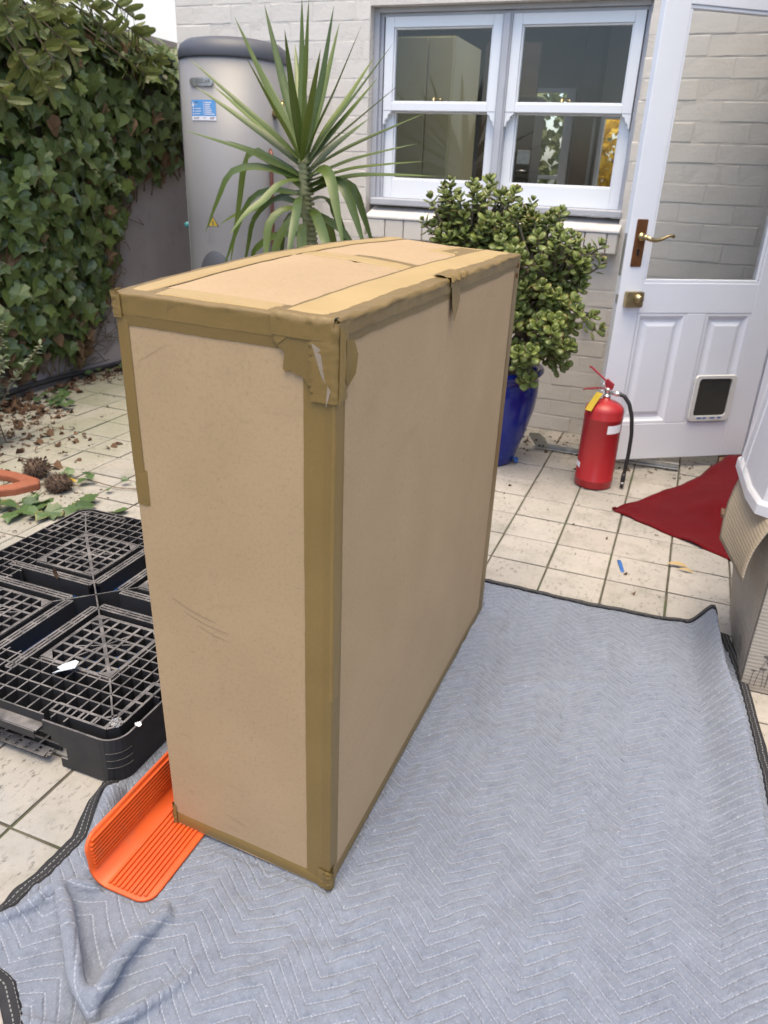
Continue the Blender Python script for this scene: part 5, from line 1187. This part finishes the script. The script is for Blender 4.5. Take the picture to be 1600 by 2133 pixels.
fc = np.stack([idx[:-1, :-1], idx[:-1, 1:], idx[1:, 1:], idx[1:, :-1]], -1).reshape(-1, 4)
me = bpy.data.meshes.new('quilt'); me.vertices.add(len(co)); me.vertices.foreach_set('co', co.ravel().astype(np.float32))
me.loops.add(fc.size); me.loops.foreach_set('vertex_index', fc.ravel().astype(np.int32)); me.polygons.add(len(fc)); me.polygons.foreach_set('loop_start', np.arange(0, fc.size, 4, dtype=np.int32)); me.update(); me.validate()
me.materials.append(MT['blanket']); me.shade_smooth()
a = me.attributes.new('phase', 'FLOAT', 'POINT'); a.data.foreach_set('value', phase.ravel().astype(np.float32))
a = me.attributes.new('arc', 'FLOAT', 'POINT'); a.data.foreach_set('value', (rx*1.33).ravel().astype(np.float32))
link('quilt', me, bl)
def binding(idx_line, inward, name='binding', w_=.026, lift=.0035):
    P = co[idx_line]; Pin = co[inward]; V = []; F = []; al = []; ac = []; s = 0
    for k in range(len(P)):
        p, q_ = Vector(P[k]), Vector(Pin[k]); t = Vector(P[min(k+1, len(P)-1)])-Vector(P[max(k-1, 0)]); t.normalize()
        inn = (q_-p); inn -= t*inn.dot(t); inn.normalize(); up_ = inn.cross(t) if inn.cross(t).z > 0 else t.cross(inn)
        if k: s += (p-Vector(P[k-1])).length
        sec = [(-.006, -.006, -.1), (-.008, .001, 0), (-.003, lift*1.2, .1), (.006, lift*1.3, .33), (.012, lift*1.1, .5), (.018, lift*1.3, .67), (w_-.003, lift*1.1, .92), (w_, .0, 1.1)]
        for a_, b_, c_ in sec: V.append(p+inn*(a_)+up_*b_); al.append(s); ac.append(c_)
    m_ = 8
    F = [(k*m_+j, k*m_+j+1, (k+1)*m_+j+1, (k+1)*m_+j) for k in range(len(P)-1) for j in range(m_-1)]
    me = mesh(name, V, F, MT['binding'], True)
    for nm, d_ in (('along', al), ('across', ac)): a = me.attributes.new(nm, 'FLOAT', 'POINT'); a.data.foreach_set('value', d_)
    return link(name, me, bl)
binding(idx[::2, 0], idx[::2, 8], w_=.022); binding(idx[-1, ::2], idx[-9, ::2], w_=.016); binding(idx[::2, -1], idx[::2, -9], w_=.022, lift=.006); binding(idx[0, ::2], idx[8, ::2], w_=.022)

# ================================================================ orange ribbed guard
og = thing('orange_guard', (-.79, 1.08, .012), 'bright orange ribbed plastic corner guard wedged under the big carton', 'corner guard')
OP = [(-.848, .120), (-.845, .095), (-.8415, .065)]
for k in range(9):
    g = R(180+90*k/8); OP.append((-.8085+.033*math.cos(g), .053+.033*math.sin(g)))
OP += [(-.78, .0195), (-.75, .0192), (-.714, .019)]
OPv = [Vector((x, 0, z)) for x, z in OP]; arc = [0]
for p, q in zip(OPv[:-1], OPv[1:]): arc.append(arc[-1]+(q-p).length)
AL = arc[-1]
def og_pt(s, y, off=0):
    x = np.interp(s, arc, [p[0] for p in OP]); z = np.interp(s, arc, [p[1] for p in OP]); e_ = .002
    tx = np.interp(s+e_, arc, [p[0] for p in OP])-np.interp(s-e_, arc, [p[0] for p in OP]); tz = np.interp(s+e_, arc, [p[1] for p in OP])-np.interp(s-e_, arc, [p[1] for p in OP]); n_ = math.hypot(tx, tz) or 1
    return Vector((x-tz/n_*off, y-.06*(x+.78)*0, z+tx/n_*off))
def og_y0(s):
    r_ = .032; e_ = min(s, AL-s); return .755+(r_-math.sqrt(max(0, r_*r_-(r_-e_)**2)) if e_ < r_ else 0)
OY1 = 1.40
ss_ = sorted(set([0, .002, .005, .009, .014, .02, .026, .032]+[AL-v for v in (0, .002, .005, .009, .014, .02, .026, .032)]+list(np.linspace(.036, AL-.036, 22))))
m = MB(); n = len(ss_)
m.add([og_pt(s, og_y0(s)+(OY1-og_y0(s))*t) for t in np.linspace(0, 1, 6) for s in ss_], [(j*n+i, j*n+i+1, (j+1)*n+i+1, (j+1)*n+i) for j in range(5) for i in range(n-1)])
o = m.build('shell', MT['orange'], og, True); so = o.modifiers.new('s', 'SOLIDIFY'); so.thickness = .0065; so.offset = -1; bevel(o, .0018, 2, 50)
k = 0
for s in list(np.arange(.012, .072, .0082))+list(np.arange(.118, AL-.012, .0098)):
    wid = .0046 if s < .08 else .0060; y0_ = og_y0(s)+.008
    m = MB(); h = .0048
    c = [og_pt(s-wid/2, 0, 0), og_pt(s-wid/2*.75, 0, h), og_pt(s+wid/2*.75, 0, h), og_pt(s+wid/2, 0, 0)]
    m.add([p+Vector((0, y, 0)) for y in (y0_, OY1-.01) for p in c], [(0, 1, 5, 4), (1, 2, 6, 5), (2, 3, 7, 6), (3, 2, 1, 0), (4, 5, 6, 7)]); m.build('rib', MT['orange'], og)

# ================================================================ the big taped carton
BXB = {(0, 0): (-.782, .935, .024), (1, 0): (-.426, .922, .013), (0, 1): (-.776, 2.055, .022), (1, 1): (-.42, 2.042, .013)}
BXT = {(0, 0): (-.794, .932, 1.089), (1, 0): (-.426, .922, 1.084), (0, 1): (-.785, 2.062, 1.101), (1, 1): (-.418, 2.045, 1.085)}
BWX, BWY, BHZ = .36, 1.12, 1.085
def bil(D, u_, v_): return (Vector(D[0, 0])*(1-u_)+Vector(D[1, 0])*u_)*(1-v_)+(Vector(D[0, 1])*(1-u_)+Vector(D[1, 1])*u_)*v_
def BX(u_, v_, w_):
    p = bil(BXB, u_, v_).lerp(bil(BXT, u_, v_), w_); uc, vc = min(1, max(0, u_)), min(1, max(0, v_))
    p.z += w_*(.017*math.sin(math.pi*vc)**.8*(1-uc)+.005*math.sin(math.pi*uc)*math.sin(math.pi*vc)+.0015*fbm(u_*3, v_*7, 1)+.0028*fbm(u_*2, v_*11, 13)*abs(2*uc-1)**3)
    b = math.sin(math.pi*min(1, max(0, w_)))
    p.y += -.0035*b*math.sin(math.pi*uc)*(1-vc)+.001*fbm(u_*3, w_*5, 4)*(1-vc); p.x += .004*b*math.sin(math.pi*vc)*uc-.006*b*(1-uc)*math.sin(math.pi*vc)
    return p
FN = {'front': Vector((0, -1, 0)), 'side': Vector((1, 0, 0)), 'top': Vector((0, 0, 1)), 'left': Vector((-1, 0, 0)), 'back': Vector((0, 1, 0))}
def FP(face, s, t, off=0):
    if face == 'front': p = BX(s/BWX, 0, t/BHZ)
    elif face == 'side': p = BX(1, s/BWY, t/BHZ)
    elif face == 'top': p = BX(s/BWX, t/BWY, 1)
    elif face == 'left': p = BX(0, s/BWY, t/BHZ)
    else: p = BX(s/BWX, 1, t/BHZ)
    return p+FN[face]*off
box = thing('cardboard_carton', (-.604, 1.49, .012), 'very large tall brown cardboard carton sealed with paper tape, standing on the blanket', 'carton')
def panel(name, face, a1, b1, na, nb, flip=False):
    m = MB(); m.grid(lambda u_, v_: FP(face, a1*(1-u_ if flip else u_), b1*v_), na, nb); return m.build(name, MT['card'], box, True)
panel('front_panel', 'front', BWX, BHZ, 18, 40); panel('side_panel', 'side', BWY, BHZ, 40, 40); panel('side_panel', 'left', BWY, BHZ, 40, 40, True); panel('back_panel', 'back', BWX, BHZ, 12, 20, True)
tp = MB()
# top: two flaps meeting under the tape, with a shallow step and crease
def topf(u_, v_):
    p = FP('top', BWX*u_, BWY*v_); d = abs(u_-.46); p.z -= .0025*math.exp(-(d/.02)**2); p.z += .0015*math.exp(-((v_-.42)/.01)**2); return p
tp.grid(topf, 48, 90); tp.build('top_panel', MT['card'], box, True)
MB().add([BX(0, 0, 0), BX(1, 0, 0), BX(1, 1, 0), BX(0, 1, 0)], [(0, 3, 2, 1)]).build('bottom_panel', MT['card'], box)
OFF = .0011
def patch(face, s0, t0, s1, t1, off=OFF, ns=8, nt=8, name='tape_strip', mat='tape', wav=0, edge=.0006, seed=0):
    m = MB()
    def fn(u_, v_):
        j = edge*fbm(u_*20+seed, v_*20, 3); return FP(face, s0+(s1-s0)*u_+(j if u_ in (0, 1) else 0), t0+(t1-t0)*v_+(j if v_ in (0, 1) else 0), (off+wav*abs(fbm(u_*6+seed, v_*6, 7))) if 0 < u_ < 1 and 0 < v_ < 1 else .0002)
    m.grid(fn, ns, nt); return m.build(name, MT[mat], box, True)
def wrap(e0, e1, A, B, nA, nB, wA, wB, off=OFF, n=50, wav=.0, mat='tape', seed=0, ew=.0008, name='tape_strip', wave=9):
    """tape folded over an edge: A(e,d,off) and B(e,d,off) give points on either face at distance d from the edge"""
    m = MB(); dA = [1, .8, .55, .3, .12, .05]; dB = [.05, .12, .3, .55, .8, 1]
    def fn(u_, v_):
        e_ = e0+(e1-e0)*v_; k = int(round(u_*12)); wv = wav*(.3+fbm(v_*wave+seed, k*.33, 2)+.6*fbm(v_*wave*2.7+seed, k*.7, 8)); jit = ew*fbm(v_*30+seed, 3, 1)
        if k < 6: d = (wA+jit)*dA[k]; return A(e_, d, off+max(0, wv)*(1-dA[k])*.9+.0004*abs(fbm(v_*18, k*.7, seed)))
        if k == 6: return A(e_, 0, 0)+(nA+nB)*(off*.7+max(-.0004, wv)*.6)
        d = (wB+jit)*dB[k-7]; return B(e_, d, off+max(0, wv)*(1-dB[k-7])*.9+.0004*abs(fbm(v_*18, k*.7, seed+5)))
    m.grid(fn, 12, n); return m.build(name, MT[mat], box, True)
nF, nS, nT, nL = FN['front'], FN['side'], FN['top'], FN['left']
fr_r = lambda e_, d, o_: FP('front', BWX-d, e_, o_); sd_n = lambda e_, d, o_: FP('side', d, e_, o_)
fr_t = lambda e_, d, o_: FP('front', e_, BHZ-d, o_); tp_n = lambda e_, d, o_: FP('top', e_, d, o_)
sd_t = lambda e_, d, o_: FP('side', e_, BHZ-d, o_); tp_r = lambda e_, d, o_: FP('top', BWX-d, e_, o_)
lf_t = lambda e_, d, o_: FP('left', e_, BHZ-d, o_); tp_l = lambda e_, d, o_: FP('top', d, e_, o_)
fr_l = lambda e_, d, o_: FP('front', d, e_, o_); lf_n = lambda e_, d, o_: FP('left', d, e_, o_)
sd_f = lambda e_, d, o_: FP('side', BWY-d, e_, o_); bk_r = lambda e_, d, o_: FP('back', BWX-d, e_, o_)
wrap(.004, 1.084, fr_r, sd_n, nF, nS, .047, .033, n=70, wav=.0008, seed=1)
wrap(.004, 1.06, fr_r, sd_n, nF, nS, .014, .031, OFF+.0007, n=70, wav=.0008, seed=2)
wrap(.45, 1.05, fr_r, sd_n, nF, nS, .003, .022, OFF+.0014, n=50, wav=.0012, seed=3)
wrap(.002, BWX-.002, fr_t, tp_n, nF, nT, .046, .058, n=50, wav=.0010, seed=4)
wrap(.004, BWX-.004, fr_t, tp_n, nF, nT, .030, .040, OFF+.0005, n=60, wav=.0009, seed=5)
wrap(.0, BWY, sd_t, tp_r, nS, nT, .034, .095, n=90, wav=.0012, seed=6)
wrap(.004, BWY-.03, sd_t, tp_r, nS, nT, .022, .030, OFF+.0016, n=120, wav=.0042, seed=7, ew=.003, wave=14)
wrap(.0, BWY, lf_t, tp_l, nL, nT, .03, .048, n=60, wav=.0016, seed=8)
wrap(.735, 1.085, fr_l, lf_n, nF, nL, .020, .025, n=30, wav=.0008, seed=9)
patch('front', .001, .735, .025, .80, OFF+.0008, 4, 6, wav=.002)
patch('front', .0, .002, BWX, .030, OFF+.0004, 20, 4); patch('side', 0, .002, BWY, .030, OFF+.0004, 30, 4)
wrap(.004, 1.084, sd_f, bk_r, nS, FN['back'], .048, .04, n=50, wav=.0008, seed=10)
patch('top', .13, .56, BWX-.09, .60, OFF, 8, 4, seed=4)
patch('top', BWX-.16, .86, BWX-.04, 1.09, OFF+.0006, 6, 8, seed=9)
def npoly(face, poly, off, name='tape_patch', mat='tape', lift=None):
    n = len(poly); P = [FP(face, s, t, off+(lift(s, t) if lift else 0)) for s, t in poly]; Q = [p-FN[face]*.0006 for p in P]
    m = MB(); c = sum(P, Vector())/n; m.add(P+[c], [(k, (k+1) % n, n) for k in range(n)]); m.add(P+Q, [(k, n+k, n+(k+1) % n, (k+1) % n) for k in range(n)]); return m.build(name, MT[mat], box)
npoly('front', [(.268, 1.084), (.268, 1.052), (.274, 1.044), (.288, 1.05), (.283, 1.012), (.288, 1.008), (.294, 1.012), (.303, 1.008), (.313, 1.006), (.322, .996), (.334, .986), (.346, .986), (.358, 1.0), (.3595, 1.084)], OFF+.0036)
npoly('front', [(.306, 1.084), (.304, 1.066), (.290, 1.058), (.276, 1.046), (.272, 1.05), (.27, 1.084)], OFF+.0046)
npoly('front', [(.322, 1.006), (.334, .985), (.345, .975), (.352, .978), (.358, .99), (.358, 1.03), (.33, 1.03)], OFF+.0041)
npoly('side', [(.0, 1.083), (.012, 1.083), (.03, 1.07), (.036, 1.045), (.034, 1.02), (.027, .99), (.022, 1.0), (.018, .985), (.008, .972), (.0, .98)], OFF+.0044)
npoly('side', [(.024, 1.058), (.038, 1.056), (.044, 1.035), (.041, 1.008), (.030, .99), (.022, 1.0)], OFF+.0060, lift=lambda s, t: .006*max(0, (s-.03)/.01))
npoly('side', [(.0, 1.08), (.008, 1.07), (.013, 1.03), (.010, .985), (.0, .965)], OFF+.0075, lift=lambda s, t: .003*math.sin(t*160))
npoly('front', [(.328, 1.055), (.341, 1.048), (.349, 1.0), (.343, 1.01)], OFF+.0052, 'tape_back', 'tapeback'); npoly('front', [(.352, .998), (.357, .99), (.350, .966)], OFF+.0054, 'tape_back', 'tapeback')
wrap(.972, 1.084, fr_r, sd_n, nF, nS, .034, .030, OFF+.0046, n=36, wav=.0022, seed=14, wave=4, ew=.010)
wrap(BWX*.74, BWX+.001, fr_t, tp_n, nF, nT, .026, .012, OFF+.0052, n=30, wav=.0018, seed=25, wave=6, ew=.004)
npoly('side', [(.508, 1.083), (.566, 1.086), (.566, 1.06), (.560, 1.042), (.545, 1.028), (.528, 1.018), (.513, 1.008), (.510, 1.04)], OFF+.003, lift=lambda s, t: .008*max(0, (1.06-t)/.05))
wrap(.495, .60, sd_t, tp_r, nS, nT, .012, .03, OFF+.0048, n=24, wav=.007, seed=15, wave=18)
wrap(.002, .05, fr_r, sd_n, nF, nS, .022, .018, OFF+.003, n=14, wav=.006, seed=16, wave=16); wrap(.006, .044, fr_r, sd_n, nF, nS, .010, .008, OFF+.006, n=14, wav=.005, seed=17, wave=16)
wrap(.002, .05, fr_l, lf_n, nF, nL, .006, .018, OFF+.002, n=14, wav=.005, seed=18)
wrap(1.05, 1.089, fr_l, lf_n, nF, nL, .012, .02, OFF+.003, n=12, wav=.005, seed=19)
# broad tape strips along the top, paler because light is put into their colour
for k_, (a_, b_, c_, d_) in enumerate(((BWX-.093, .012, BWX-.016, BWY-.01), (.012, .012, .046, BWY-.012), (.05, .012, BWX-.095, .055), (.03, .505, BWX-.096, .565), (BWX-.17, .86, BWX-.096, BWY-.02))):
    patch('top', a_, b_, c_, d_, OFF+.0022 if k_ < 3 else OFF+.0003, 8, 60, wav=.0005, seed=30+k_, mat='toplit_tape')
# scuffs on the front face
def scuff(pts, w_):
    m = MB(); P = [FP('front', a_, b_, .0007) for a_, b_ in pts]; Q = [FP('front', a_, b_-w_*math.sin(math.pi*(k_+.5)/len(pts)), .0007) for k_, (a_, b_) in enumerate(pts)]
    n_ = len(P); m.add(P+Q, [(k_, n_+k_, n_+k_+1, k_+1) for k_ in range(n_-1)]); m.build('scuff', MT['scuff'], box)
for pts, w_ in (([(.05, .565), (.08, .553), (.11, .545), (.14, .541)], .0022), ([(.075, .543), (.11, .532), (.145, .527), (.165, .526)], .0016), ([(.10, .523), (.135, .513), (.16, .51)], .0013), ([(.03, .985), (.055, .999), (.085, 1.018)], .0008), ([(.13, .085), (.155, .078), (.175, .074)], .0012)): scuff(pts, w_)
# staples in the far top corner
for t in (1.055, 1.03): o = MB().box((-.4165, 2.012, t), (-.4125, 2.014, t+.012)).build('staple', MT['bronze'], box)

# ================================================================ garden seen through the kitchen
def bush(name, c, r_, n, mat, label, sz, shp=IVY2):
    o = thing(name, (c[0], c[1], 0), label, 'shrub'); st = LeafStuff(); me = leaf_mesh(shp, 'leaf', mat, .2, .2, .03, 91)
    for k in range(n):
        d = Vector((random.gauss(0, 1), random.gauss(0, 1), random.gauss(0, 1))).normalized()*random.uniform(.55, 1)
        st.add(me, orient((c[0]+d.x*r_[0], c[1]+d.y*r_[1], c[2]+d.z*r_[2]), (random.gauss(0, 1), random.gauss(0, 1), random.gauss(-.3, 1)), (random.gauss(0, .6), -1, .6), random.uniform(*sz)))
    st.build('crown', mat, o); MB().tube([(c[0], c[1], 0), (c[0]+.03, c[1], c[2]*.5), (c[0], c[1], c[2])], [.05, .04, .02], 8).build('trunk', MT['bark'], o, True)
bush('garden_tree', (-1.65, 8.3, 1.5), (.7, .5, .8), 700, MT['gardenleaf'], 'green tree in the rear garden, seen through the right sash', (.06, .12))
bush('flowering_shrub', (-.86, 8.0, 1.5), (.35, .3, .45), 500, MT['yellowflower'], 'yellow shrub in the rear garden, seen at the right of the sash window', (.05, .09))
